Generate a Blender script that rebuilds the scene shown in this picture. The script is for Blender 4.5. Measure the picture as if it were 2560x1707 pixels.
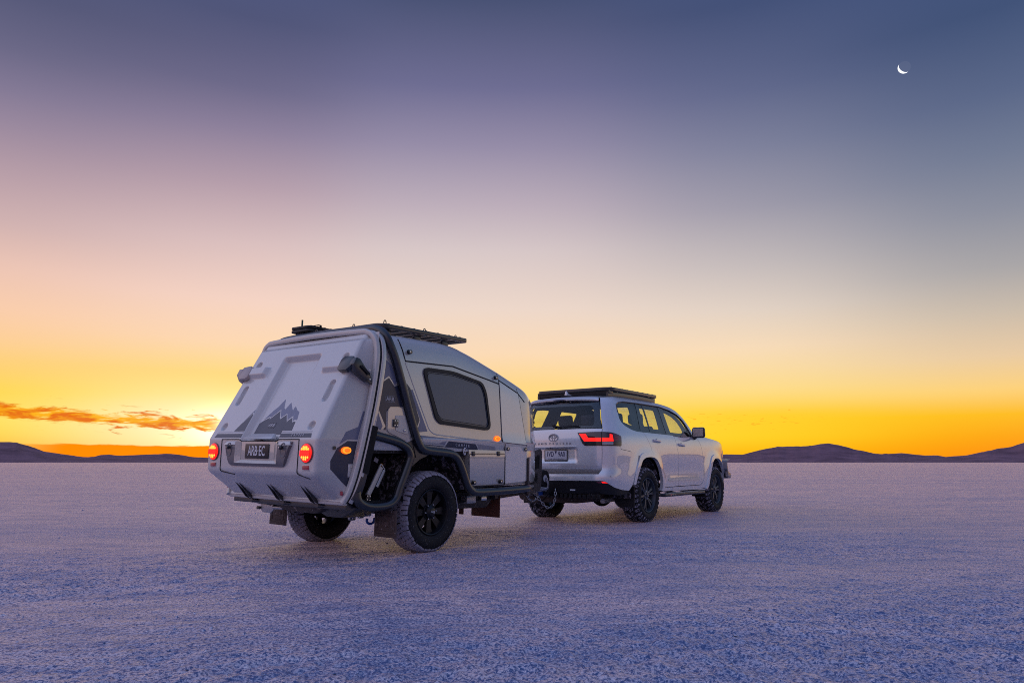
import bpy, bmesh, math, random
import numpy as np
from mathutils import Vector, Matrix
from mathutils.geometry import delaunay_2d_cdt

for _o in list(bpy.data.objects):
    bpy.data.objects.remove(_o)
SC = bpy.context.scene
COL = SC.collection
R = math.radians
random.seed(4)
RNG = np.random.default_rng(7)

# ------------------------------------------------------------------ camera
CAM_H, CAM_PITCH, CAM_F = 0.8712, 9.70, 1765.2          # metres, degrees up, pixels at 2560 wide
cam = bpy.data.cameras.new('camera')
cam.sensor_width = 36.0
cam.lens = 36.0 * CAM_F / 2560.0
cam.clip_start, cam.clip_end = 0.05, 60000.0
camo = bpy.data.objects.new('camera', cam)
camo.location = (0, 0, CAM_H)
camo.rotation_euler = (R(90 + CAM_PITCH), 0, 0)
COL.objects.link(camo)
SC.camera = camo

# ------------------------------------------------------------------ view
SC.render.engine = 'CYCLES'
SC.view_settings.view_transform = 'Standard'
SC.view_settings.look = 'None'
SC.view_settings.gamma = 1.0
SC.view_settings.exposure = 0.0
SC.view_settings.use_curve_mapping = False
SC.cycles.max_bounces = 6
SC.cycles.diffuse_bounces = 3
SC.cycles.glossy_bounces = 4
SC.cycles.transparent_max_bounces = 24
SC.cycles.filter_width = 1.0
SC.cycles.use_denoising = False
SC.cycles.denoising_prefilter = 'ACCURATE'
SC.cycles.denoising_input_passes = 'RGB_ALBEDO_NORMAL'
SC.cycles.caustics_reflective = False
SC.cycles.caustics_refractive = False


def lin(c):
    out = []
    for v in c[:3]:
        v /= 255.0
        out.append(v / 12.92 if v <= 0.04045 else ((v + 0.055) / 1.055) ** 2.4)
    return (out[0], out[1], out[2], 1.0)


# ------------------------------------------------------------------ sky
# twilight sky, measured in view as colour against elevation at several compass bearings
# (0 = where the camera looks); the glow sits over the sun, below the horizon at bearing -25
SUN_AZ = -25.0
GLOW = 2.0
UP = [(42, 76, 92, 140), (58, 90, 114, 176), (90, 110, 148, 216)]  # above the frame: zenith brightened as added fill light
SKY = {
    -36: [(0.3, 255, 140, 5), (0.9, 255, 180, 20), (1.9, 255, 212, 45), (2.8, 255, 222, 62), (4.6, 255, 214, 66), (6.1, 255, 208, 112), (8.0, 254, 206, 150), (10.0, 250, 204, 170), (12.9, 234, 194, 178), (15.6, 206, 175, 174), (18.6, 182, 156, 166), (21.9, 150, 134, 156), (24.0, 128, 119, 147), (26.5, 104, 102, 132), (30.0, 82, 86, 118)],
    -25: [(0.4, 255, 226, 120), (1.7, 255, 240, 165), (2.9, 255, 244, 185), (4.9, 255, 232, 140), (6.6, 255, 220, 128), (9.0, 254, 218, 180), (12.2, 246, 213, 198), (16.5, 220, 193, 192), (20.7, 184, 160, 172), (24.8, 142, 129, 156), (27.7, 110, 106, 138), (32.4, 80, 85, 120)],
    0: [(0.2, 255, 200, 34), (1.6, 255, 222, 70), (3.5, 255, 222, 92), (6.3, 255, 216, 140), (8.7, 252, 219, 182), (12.3, 238, 216, 202), (17.0, 216, 200, 200), (20.5, 190, 175, 187), (25.1, 150, 141, 168), (29.4, 111, 110, 147), (35.5, 73, 82, 116)],
    19: [(0.6, 255, 186, 8), (1.9, 255, 212, 36), (3.7, 255, 210, 44), (5.5, 255, 222, 138), (8.7, 250, 222, 186), (11.6, 228, 212, 198), (15.0, 198, 189, 188), (19.4, 158, 155, 170), (23.7, 126, 130, 156), (27.8, 97, 105, 140), (33.6, 66, 80, 118)],
    36: [(0.3, 255, 138, 0), (1.7, 255, 162, 0), (3.2, 255, 188, 24), (4.8, 255, 210, 122), (7.1, 232, 202, 164), (10.0, 200, 186, 170), (12.9, 166, 163, 165), (16.7, 136, 140, 156), (20.4, 111, 121, 146), (24.1, 88, 101, 134), (29.2, 63, 80, 117)],
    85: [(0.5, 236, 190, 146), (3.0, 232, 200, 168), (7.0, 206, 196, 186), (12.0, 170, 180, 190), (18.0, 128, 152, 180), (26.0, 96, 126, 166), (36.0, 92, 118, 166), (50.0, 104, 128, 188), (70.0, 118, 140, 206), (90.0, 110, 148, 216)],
    180: [(0.5, 122, 104, 124), (5.0, 150, 124, 144), (11.0, 172, 146, 164), (20.0, 182, 168, 198), (32.0, 184, 184, 226), (48.0, 164, 182, 232), (66.0, 138, 166, 226), (90.0, 110, 148, 216)],  # unseen sky behind the camera, brightened to fill the vehicles' rear faces
    130: [(0.5, 150, 126, 124), (5.0, 138, 124, 132), (12.0, 112, 113, 134), (20.0, 90, 102, 134), (30.0, 78, 97, 138), (44.0, 80, 100, 152), (62.0, 100, 122, 184), (90.0, 110, 148, 216)],  # unseen sky right-behind, dimmed so right-facing sides come out darker
    -120: [(0.5, 205, 168, 170), (5.0, 216, 184, 190), (12.0, 222, 200, 216), (22.0, 214, 206, 238), (36.0, 198, 204, 248), (54.0, 164, 188, 242), (72.0, 136, 168, 230), (90.0, 110, 148, 216)],  # unseen sky left-behind, brightened as a soft key on the vehicles
}
world = bpy.data.worlds.new('World')
SC.world = world
world.use_nodes = True
world.cycles.sampling_method = 'MANUAL'
world.cycles.sample_map_resolution = 2048
wt = world.node_tree
wt.nodes.clear()


def wn(t, **kw):
    n = wt.nodes.new(t)
    for k, v in kw.items():
        setattr(n, k, v)
    return n


def wl(a, b):
    wt.links.new(a, b)


def wmath(op, a, b=None, c=None, clamp=False):
    n = wn('ShaderNodeMath', operation=op)
    n.use_clamp = clamp
    for i, v in enumerate((a, b, c)):
        if v is None:
            continue
        if isinstance(v, (int, float)):
            n.inputs[i].default_value = v
        else:
            wl(v, n.inputs[i])
    return n.outputs[0]


def wmix(f, a, b):
    n = wn('ShaderNodeMix', data_type='RGBA')
    n.clamp_factor = True
    wl(f, n.inputs['Factor'])
    for s, v in ((n.inputs['A'], a), (n.inputs['B'], b)):
        if isinstance(v, tuple):
            s.default_value = v
        else:
            wl(v, s)
    return n.outputs['Result']


def wmap(v, a, b, smooth=True):
    n = wn('ShaderNodeMapRange', interpolation_type='SMOOTHSTEP' if smooth else 'LINEAR')
    n.clamp = True
    n.inputs['From Min'].default_value = a
    n.inputs['From Max'].default_value = b
    n.inputs['To Min'].default_value = 0
    n.inputs['To Max'].default_value = 1
    wl(v, n.inputs['Value'])
    return n.outputs[0]


tc = wn('ShaderNodeTexCoord')
sep = wn('ShaderNodeSeparateXYZ')
wl(tc.outputs['Generated'], sep.inputs[0])
hor = wmath('SQRT', wmath('ADD', wmath('MULTIPLY', sep.outputs[0], sep.outputs[0]), wmath('MULTIPLY', sep.outputs[1], sep.outputs[1])))
EL = wmath('MULTIPLY', wmath('ARCTAN2', sep.outputs[2], hor), 180 / math.pi)
AZ = wmath('MULTIPLY', wmath('ARCTAN2', sep.outputs[0], sep.outputs[1]), 180 / math.pi)
ELN = wmath('DIVIDE', EL, 90.0, clamp=True)
ramps = {}
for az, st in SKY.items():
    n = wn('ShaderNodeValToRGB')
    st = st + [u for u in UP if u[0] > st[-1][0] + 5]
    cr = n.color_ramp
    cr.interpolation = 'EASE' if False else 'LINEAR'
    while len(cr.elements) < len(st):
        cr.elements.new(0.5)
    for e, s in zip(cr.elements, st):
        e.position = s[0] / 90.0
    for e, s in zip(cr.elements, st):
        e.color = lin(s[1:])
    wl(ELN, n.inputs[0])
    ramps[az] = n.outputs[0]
# blend the bearings with smooth, overlapping weights
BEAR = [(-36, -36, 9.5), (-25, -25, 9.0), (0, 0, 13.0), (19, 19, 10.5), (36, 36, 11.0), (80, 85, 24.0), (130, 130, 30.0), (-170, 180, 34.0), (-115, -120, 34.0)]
acc, tot = None, None
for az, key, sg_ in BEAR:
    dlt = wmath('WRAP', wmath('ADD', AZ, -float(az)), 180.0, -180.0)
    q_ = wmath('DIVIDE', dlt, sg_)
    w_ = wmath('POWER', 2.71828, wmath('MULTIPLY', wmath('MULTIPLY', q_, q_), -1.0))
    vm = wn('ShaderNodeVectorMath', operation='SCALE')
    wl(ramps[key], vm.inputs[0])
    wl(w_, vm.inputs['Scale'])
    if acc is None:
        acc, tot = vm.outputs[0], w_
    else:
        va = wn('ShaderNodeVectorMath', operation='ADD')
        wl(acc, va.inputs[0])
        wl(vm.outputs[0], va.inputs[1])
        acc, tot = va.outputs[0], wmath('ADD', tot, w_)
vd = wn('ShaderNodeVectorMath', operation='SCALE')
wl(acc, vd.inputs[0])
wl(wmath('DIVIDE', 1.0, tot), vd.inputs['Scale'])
c = vd.outputs[0]
# bright core of the glow
dx = wmath('MULTIPLY', wmath('ADD', AZ, 24.0), 0.16)
dy = wmath('MULTIPLY', wmath('ADD', EL, -2.6), 0.42)
core = wmath('POWER', 2.718, wmath('MULTIPLY', wmath('ADD', wmath('MULTIPLY', dx, dx), wmath('MULTIPLY', dy, dy)), -1.0))
c = wmix(wmath('MULTIPLY', core, 0.5), c, lin((255, 249, 214)))

# low streaks of cloud, lit from below: noise drawn out along the horizon
cv = wn('ShaderNodeCombineXYZ')
wl(AZ, cv.inputs[0])
wl(wmath('MULTIPLY', EL, 5.0), cv.inputs[1])
nz = wn('ShaderNodeTexNoise')
nz.inputs['Scale'].default_value = 0.42
nz.inputs['Detail'].default_value = 6
nz.inputs['Roughness'].default_value = 0.6
nz.inputs['Distortion'].default_value = 0.9
wl(cv.outputs[0], nz.inputs['Vector'])
nv = nz.outputs[0]
nz2 = wn('ShaderNodeTexNoise')
nz2.inputs['Scale'].default_value = 1.3
nz2.inputs['Detail'].default_value = 5
nz2.inputs['Distortion'].default_value = 0.6
wl(cv.outputs[0], nz2.inputs['Vector'])


def bandmask(c0, slope, half, aref):
    mid = wmath('ADD', wmath('MULTIPLY', wmath('ADD', AZ, -aref), slope), c0)
    d = wmath('ABSOLUTE', wmath('ADD', EL, wmath('MULTIPLY', mid, -1.0)))
    return wmath('SUBTRACT', 1.0, wmath('DIVIDE', d, half), clamp=True)


# the long bank, sinking slowly towards the right and breaking up
m1 = wmath('ADD', bandmask(3.33, -0.045, 0.80, -36), wmath('MULTIPLY', wmath('ADD', nv, -0.5), 2.6))
m1 = wmath('ADD', m1, wmath('MULTIPLY', wmath('ADD', nz2.outputs[0], -0.5), 0.9))
m1 = wmath('MULTIPLY', wmap(m1, 0.28, 0.72), wmath('MULTIPLY', wmap(AZ, -21.5, -23.5), wmap(bandmask(3.33, -0.045, 1.3, -36), 0.0, 0.3)))
# thin streaks above and below it
m2 = wmath('ADD', bandmask(3.2, 0.0, 2.6, 0), wmath('MULTIPLY', wmath('ADD', nz2.outputs[0], -0.5), 4.0))
m2 = wmath('MULTIPLY', wmath('MULTIPLY', wmap(m2, 1.34, 1.62), wmap(bandmask(3.0, 0.0, 2.6, 0), 0.0, 0.2)), wmath('MULTIPLY', wmap(AZ, 26, 21), 0.8))
# haze bank lying along the horizon under the glow
hz = wmath('ADD', wmath('ADD', 1.22, wmath('MULTIPLY', wmath('ADD', nv, -0.5), 0.35)), wmath('MULTIPLY', EL, -1.0))
m3 = wmath('MULTIPLY', wmap(hz, -0.03, 0.08), wmath('MULTIPLY', wmap(AZ, -36.5, -32), wmap(AZ, 8, -6)))
c = wmix(m3, c, lin((255, 142, 6)))
ccol = wmix(wmap(nv, 0.42, 0.62), lin((255, 178, 20)), lin((232, 104, 10)))
c = wmix(wmath('MULTIPLY', m2, 0.9), c, lin((255, 176, 40)))
c = wmix(wmath('MULTIPLY', m1, 0.95), c, ccol)
# the glow itself is far brighter than a screen can show
hx = wmath('MULTIPLY', wmath('ADD', AZ, 19.5), 0.26)
hy = wmath('MULTIPLY', wmath('ADD', EL, -2.2), 0.62)
hot = wmath('POWER', 2.718, wmath('MULTIPLY', wmath('ADD', wmath('MULTIPLY', hx, hx), wmath('MULTIPLY', hy, hy)), -1.0))
bg = wn('ShaderNodeBackground')
wl(c, bg.inputs[0])
clr = wmath('SUBTRACT', 1.0, wmath('MULTIPLY', wmath('MAXIMUM', m1, m3), 0.97))
wl(wmath('ADD', 1.0, wmath('MULTIPLY', wmath('MULTIPLY', hot, clr), GLOW)), bg.inputs[1])
wo = wn('ShaderNodeOutputWorld')
wl(bg.outputs[0], wo.inputs[0])

# ------------------------------------------------------------------ sun (has not risen: just under the horizon)
SUN_EL = -2.0
sun = bpy.data.lights.new('sun', 'SUN')
sun.energy = 4.0
sun.angle = R(0.5)
sun.color = (1.0, 0.93, 0.84)
suno = bpy.data.objects.new('sun', sun)
d = Vector((math.sin(R(SUN_AZ)) * math.cos(R(SUN_EL)), math.cos(R(SUN_AZ)) * math.cos(R(SUN_EL)), math.sin(R(SUN_EL))))
suno.rotation_euler = d.to_track_quat('Z', 'Y').to_euler()
suno.location = (-20, 40, 30)
COL.objects.link(suno)


# ------------------------------------------------------------------ helpers: objects
def link(name, me, parent=None, loc=None, rot=None):
    o = bpy.data.objects.new(name, me)
    COL.objects.link(o)
    if parent:
        o.parent = parent
    if loc:
        o.location = loc
    if rot:
        o.rotation_euler = rot
    return o


def tag(o, label=None, cat=None, kind=None):
    if label:
        o['label'] = label
    if cat:
        o['category'] = cat
    if kind:
        o['kind'] = kind
    return o


def mk(name, V, F, mats, parent=None, smooth=None, mi=None):
    """verts/faces -> ONE mesh object. smooth: None flat, angle in degrees, or True"""
    me = bpy.data.meshes.new(name)
    me.from_pydata([tuple(v) for v in V], [], [tuple(f) for f in F])
    if not isinstance(mats, (list, tuple)):
        mats = [mats]
    for m in mats:
        me.materials.append(m)
    if mi is not None:
        me.polygons.foreach_set('material_index', mi)
    if smooth:
        me.polygons.foreach_set('use_smooth', [True] * len(me.polygons))
        if smooth is not True:
            me.set_sharp_from_angle(angle=R(smooth))
    me.update()
    return link(name, me, parent)


def from_bm(name, bm, mats, parent=None, smooth=40):
    me = bpy.data.meshes.new(name)
    bm.normal_update()
    bm.to_mesh(me)
    bm.free()
    if not isinstance(mats, (list, tuple)):
        mats = [mats]
    for m in mats:
        me.materials.append(m)
    if smooth:
        me.polygons.foreach_set('use_smooth', [True] * len(me.polygons))
        me.set_sharp_from_angle(angle=R(smooth))
    return link(name, me, parent)


def bev(bm, w, seg=2, ang=25):
    if w <= 0:
        return
    es = [e for e in bm.edges if len(e.link_faces) == 2 and e.calc_face_angle(0) > R(ang)]
    bmesh.ops.bevel(bm, geom=es, offset=w, offset_type='OFFSET', segments=seg, profile=0.5, affect='EDGES', clamp_overlap=True)


def bm_box(bm, c, s, rot=None):
    M = Matrix.Translation(c)
    if rot is not None:
        M = M @ (rot if isinstance(rot, Matrix) else Matrix.Rotation(rot[0], 4, rot[1]))
    M = M @ Matrix.Diagonal((s[0], s[1], s[2], 1))
    return bmesh.ops.create_cube(bm, size=1.0, matrix=M)['verts']


def box(name, c, s, mat, parent=None, bevel=0.0, rot=None, seg=2):
    bm = bmesh.new()
    bm_box(bm, c, s, rot)
    bev(bm, bevel, seg)
    return from_bm(name, bm, mat, parent)


def prism(name, poly, fmap, mat, parent=None, bevel=0.0, seg=2, depth=None):
    """poly: 2D outline; fmap(a,b,t) -> 3D with t in 0..1 through the thickness"""
    bm = bmesh.new()
    lo = [bm.verts.new(fmap(a, b, 0)) for a, b in poly]
    hi = [bm.verts.new(fmap(a, b, 1)) for a, b in poly]
    n = len(poly)
    bm.faces.new(lo[::-1])
    bm.faces.new(hi)
    for i in range(n):
        bm.faces.new((lo[i], lo[(i + 1) % n], hi[(i + 1) % n], hi[i]))
    bmesh.ops.recalc_face_normals(bm, faces=bm.faces)
    bev(bm, bevel, seg)
    return from_bm(name, bm, mat, parent)


def catmull(P, n=6, closed=False):
    P = [Vector(p) for p in P]
    if closed:
        Q = [P[-1]] + P + [P[0], P[1]]
    else:
        Q = [2 * P[0] - P[1]] + P + [2 * P[-1] - P[-2]]
    out = []
    for i in range(1, len(Q) - 2):
        a, b, c_, d_ = Q[i - 1:i + 3]
        for k in range(n):
            t = k / n
            out.append(0.5 * ((2 * b) + (-a + c_) * t + (2 * a - 5 * b + 4 * c_ - d_) * t * t + (-a + 3 * b - 3 * c_ + d_) * t ** 3))
    if not closed:
        out.append(P[-1])
    return out


def fillet(P, r, n=5, closed=False):
    """polyline with its corners rounded to radius about r"""
    P = [Vector(p) for p in P]
    out = []
    m = len(P)
    for i in range(m):
        if not closed and i in (0, m - 1):
            out.append(P[i])
            continue
        a, b, c_ = P[i - 1], P[i], P[(i + 1) % m]
        d1, d2 = (a - b), (c_ - b)
        rr = min(r, d1.length * .45, d2.length * .45)
        p, q = b + d1.normalized() * rr, b + d2.normalized() * rr
        for k in range(n + 1):
            t = k / n
            out.append(p.lerp(b, t).lerp(b.lerp(q, t), t))
    return out


def sweep_vf(path, sec, closed=False, up=None, cap=True):
    """sweep a 2D section along a 3D path (parallel transport)"""
    P = [Vector(p) for p in path]
    m = len(P)
    T = []
    for i in range(m):
        if closed:
            t = P[(i + 1) % m] - P[i - 1]
        else:
            t = P[min(i + 1, m - 1)] - P[max(i - 1, 0)]
        T.append(t.normalized())
    u = Vector(up) if up else (Vector((0, 0, 1)) if abs(T[0].z) < .9 else Vector((0, 1, 0)))
    V, F = [], []
    ns = len(sec)
    for i in range(m):
        u = (u - T[i] * u.dot(T[i])).normalized()
        if up is not None:
            w = Vector(up)
            w = w - T[i] * w.dot(T[i])
            if w.length > .15:
                u = w.normalized()
        s = T[i].cross(u)
        for a, b in sec:
            V.append(P[i] + s * a + u * b)
    for i in range(m if closed else m - 1):
        j = (i + 1) % m
        for k in range(ns):
            F.append((i * ns + k, i * ns + (k + 1) % ns, j * ns + (k + 1) % ns, j * ns + k))
    if cap and not closed:
        F.append(tuple(range(ns))[::-1])
        F.append(tuple((m - 1) * ns + k for k in range(ns)))
    return V, F


def circ(r, n=10, sq=1.0):
    return [(r * math.cos(2 * math.pi * k / n), r * sq * math.sin(2 * math.pi * k / n)) for k in range(n)]


def rrect(w, h, r, n=3):
    out = []
    for cx, cy, a0 in ((w / 2 - r, h / 2 - r, 0), (-w / 2 + r, h / 2 - r, 90), (-w / 2 + r, -h / 2 + r, 180), (w / 2 - r, -h / 2 + r, 270)):
        for k in range(n + 1):
            a = R(a0 + 90 * k / n)
            out.append((cx + r * math.cos(a), cy + r * math.sin(a)))
    return out


def tube(name, path, r, mat, parent=None, n=10, closed=False, sq=1.0):
    V, F = sweep_vf(path, circ(r, n, sq), closed)
    return mk(name, V, F, mat, parent, smooth=50)


def bar(name, path, sec, mat, parent=None, closed=False, up=None, smooth=35):
    V, F = sweep_vf(path, sec, closed, up)
    return mk(name, V, F, mat, parent, smooth=smooth)


def lathe_vf(prof, n=48, a0=0.0, closed_prof=False):
    """profile of (x along axis, radius); the axis is X"""
    V, F = [], []
    m = len(prof)
    for i in range(n):
        a = 2 * math.pi * i / n + a0
        for x, r in prof:
            V.append((x, r * math.cos(a), r * math.sin(a)))
    for i in range(n):
        j = (i + 1) % n
        for k in range(m - (0 if closed_prof else 1)):
            k2 = (k + 1) % m
            F.append((i * m + k, i * m + k2, j * m + k2, j * m + k))
    return V, F


def lathe(name, prof, mat, parent=None, n=48, smooth=40, closed_prof=False, flip=False):
    V, F = lathe_vf(prof, n, 0, closed_prof)
    if flip:
        F = [f[::-1] for f in F]
    return mk(name, V, F, mat, parent, smooth=smooth)


def grid_vf(A):
    """A: (rows, cols, 3) array -> verts, quads"""
    r, c_ = A.shape[:2]
    V = A.reshape(-1, 3)
    i, j = np.meshgrid(np.arange(r - 1), np.arange(c_ - 1), indexing='ij')
    a = (i * c_ + j).ravel()
    F = np.stack([a, a + 1, a + c_ + 1, a + c_], -1)
    return V, F


def mk_np(name, V, F, mats, parent=None, smooth=True):
    me = bpy.data.meshes.new(name)
    V = np.ascontiguousarray(V, dtype=np.float32)
    F = np.ascontiguousarray(F, dtype=np.int32)
    k = F.shape[1]
    me.vertices.add(len(V))
    me.vertices.foreach_set('co', V.ravel())
    me.loops.add(F.size)
    me.loops.foreach_set('vertex_index', F.ravel())
    me.polygons.add(len(F))
    me.polygons.foreach_set('loop_start', np.arange(0, F.size, k, dtype=np.int32))
    me.polygons.foreach_set('loop_total', np.full(len(F), k, dtype=np.int32))
    for m in (mats if isinstance(mats, (list, tuple)) else [mats]):
        me.materials.append(m)
    me.update(calc_edges=True)
    if smooth:
        me.polygons.foreach_set('use_smooth', np.ones(len(F), dtype=bool))
        if smooth is not True:
            me.set_sharp_from_angle(angle=R(smooth))
    return link(name, me, parent)


def resample(poly, step):
    out = []
    n = len(poly)
    for i in range(n):
        a, b = poly[i], poly[(i + 1) % n]
        L = math.hypot(b[0] - a[0], b[1] - a[1])
        k = max(1, int(math.ceil(L / step)))
        for t in range(k):
            out.append((a[0] + (b[0] - a[0]) * t / k, a[1] + (b[1] - a[1]) * t / k))
    return out


def pip(poly, pts):
    p = np.asarray(poly)
    x, y = pts[:, 0], pts[:, 1]
    ins = np.zeros(len(pts), bool)
    n = len(p)
    for i in range(n):
        x0, y0 = p[i]
        x1, y1 = p[(i + 1) % n]
        if y0 == y1:
            continue
        cond = ((y0 > y) != (y1 > y)) & (x < (x1 - x0) * (y - y0) / (y1 - y0) + x0)
        ins ^= cond
    return ins


def segdist(poly, pts):
    p = np.asarray(poly)
    best = np.full(len(pts), 1e9)
    for i in range(len(p)):
        a, b = p[i], p[(i + 1) % len(p)]
        ab = b - a
        L = (ab ** 2).sum()
        t = np.clip(((pts - a) @ ab) / max(L, 1e-12), 0, 1)
        best = np.minimum(best, np.hypot(*(pts - a - t[:, None] * ab).T))
    return best


def round_poly(poly, r, n=4):
    return [(p.x, p.y) for p in fillet([(a, b, 0) for a, b in poly], r, n, True)]


def panel(name, poly, fmap, mats, parent=None, step=0.04, thick=0.006, holes=(), mirror=False, smooth=30, lift=0.0):
    """sheet cut from the surface fmap(U,V)->xyz arrays along a 2D outline, with real edge thickness.
    mats[1], if given, covers the back face."""
    if not isinstance(mats, (list, tuple)):
        mats = [mats]
    loops = [resample(poly, step)] + [resample(h, step) for h in holes]
    v2, ed = [], []
    for L in loops:
        o = len(v2)
        v2 += L
        ed += [(o + i, o + (i + 1) % len(L)) for i in range(len(L))]
    A = np.array(poly)
    gx = np.arange(A[:, 0].min() + step * .5, A[:, 0].max(), step)
    gy = np.arange(A[:, 1].min() + step * .5, A[:, 1].max(), step)
    if len(gx) and len(gy):
        G = np.stack(np.meshgrid(gx, gy), -1).reshape(-1, 2)
        k = pip(poly, G) & (segdist(poly, G) > step * .45)
        for h in holes:
            k &= ~pip(h, G) & (segdist(h, G) > step * .45)
        v2 += [tuple(g) for g in G[k]]
    r = delaunay_2d_cdt([Vector(p) for p in v2], ed, [], 0, 1e-6)
    P2 = np.array([tuple(v) for v in r[0]])
    T = np.array([f for f in r[2]])
    cen = P2[T].mean(1)
    k = pip(poly, cen)
    for h in holes:
        k &= ~pip(h, cen)
    T = T[k]
    a, b, c_ = P2[T[:, 0]], P2[T[:, 1]], P2[T[:, 2]]
    ar = (b[:, 0] - a[:, 0]) * (c_[:, 1] - a[:, 1]) - (b[:, 1] - a[:, 1]) * (c_[:, 0] - a[:, 0])
    T = T[np.abs(ar) > 1e-9]
    ar = ar[np.abs(ar) > 1e-9]
    T[ar < 0] = T[ar < 0][:, ::-1]
    used = np.unique(T)
    re = -np.ones(len(P2), int)
    re[used] = np.arange(len(used))
    T = re[T]
    P2 = P2[used]
    X = np.stack(fmap(P2[:, 0], P2[:, 1]), -1).astype(float)
    fn = np.cross(X[T[:, 1]] - X[T[:, 0]], X[T[:, 2]] - X[T[:, 0]])
    N = np.zeros_like(X)
    for i in range(3):
        np.add.at(N, T[:, i], fn)
    N /= np.linalg.norm(N, axis=1)[:, None] + 1e-12
    X = X + N * lift
    n = len(X)
    B = X - N * thick
    E = {}
    for t in T:
        for i in range(3):
            e = (t[i], t[(i + 1) % 3])
            if (e[1], e[0]) in E:
                del E[(e[1], e[0])]
            else:
                E[e] = 1
    bidx = sorted({i for e in E for i in e})
    m1 = {v: 2 * n + q for q, v in enumerate(bidx)}
    m2 = {v: 2 * n + len(bidx) + q for q, v in enumerate(bidx)}
    V = np.vstack([X, B, X[bidx], B[bidx]])
    F = [tuple(t) for t in T] + [tuple(n + t[::-1]) for t in T] + [(m1[e[1]], m1[e[0]], m2[e[0]], m2[e[1]]) for e in E]
    mi = [0] * len(T) + [min(1, len(mats) - 1)] * len(T) + [0] * len(E)
    if mirror:
        V = V * np.array([-1, 1, 1])
        F = [f[::-1] for f in F]
    return mk(name, V, F, mats, parent, smooth=smooth, mi=mi)


def textm(name, s, size, M, mat, parent=None, extrude=0.001, align='CENTER', sx=1.0, bold=0.0, space=1.0):
    cu = bpy.data.curves.new(name, 'FONT')
    cu.body = s
    cu.size = size
    cu.extrude = extrude
    cu.align_x = align
    cu.align_y = 'CENTER'
    cu.offset = bold
    cu.space_character = space
    cu.resolution_u = 3
    o = bpy.data.objects.new('tmp', cu)
    COL.objects.link(o)
    bpy.context.view_layer.update()
    me = bpy.data.meshes.new_from_object(o.evaluated_get(bpy.context.evaluated_depsgraph_get()))
    bpy.data.objects.remove(o)
    me.transform(M @ Matrix.Diagonal((sx, 1, 1, 1)))
    me.materials.clear()
    me.materials.append(mat)
    return link(name, me, parent)


def frame(o, xd, yd):
    """matrix with origin o, x along xd, y along yd (made square)"""
    x = Vector(xd).normalized()
    z = x.cross(Vector(yd)).normalized()
    y = z.cross(x)
    M = Matrix((x, y, z)).transposed().to_4x4()
    M.translation = Vector(o)
    return M


def copy_tree(o, parent=None):
    c_ = o.copy()
    COL.objects.link(c_)
    c_.parent = parent
    for ch in list(o.children):
        copy_tree(ch, c_)
    return c_


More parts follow.
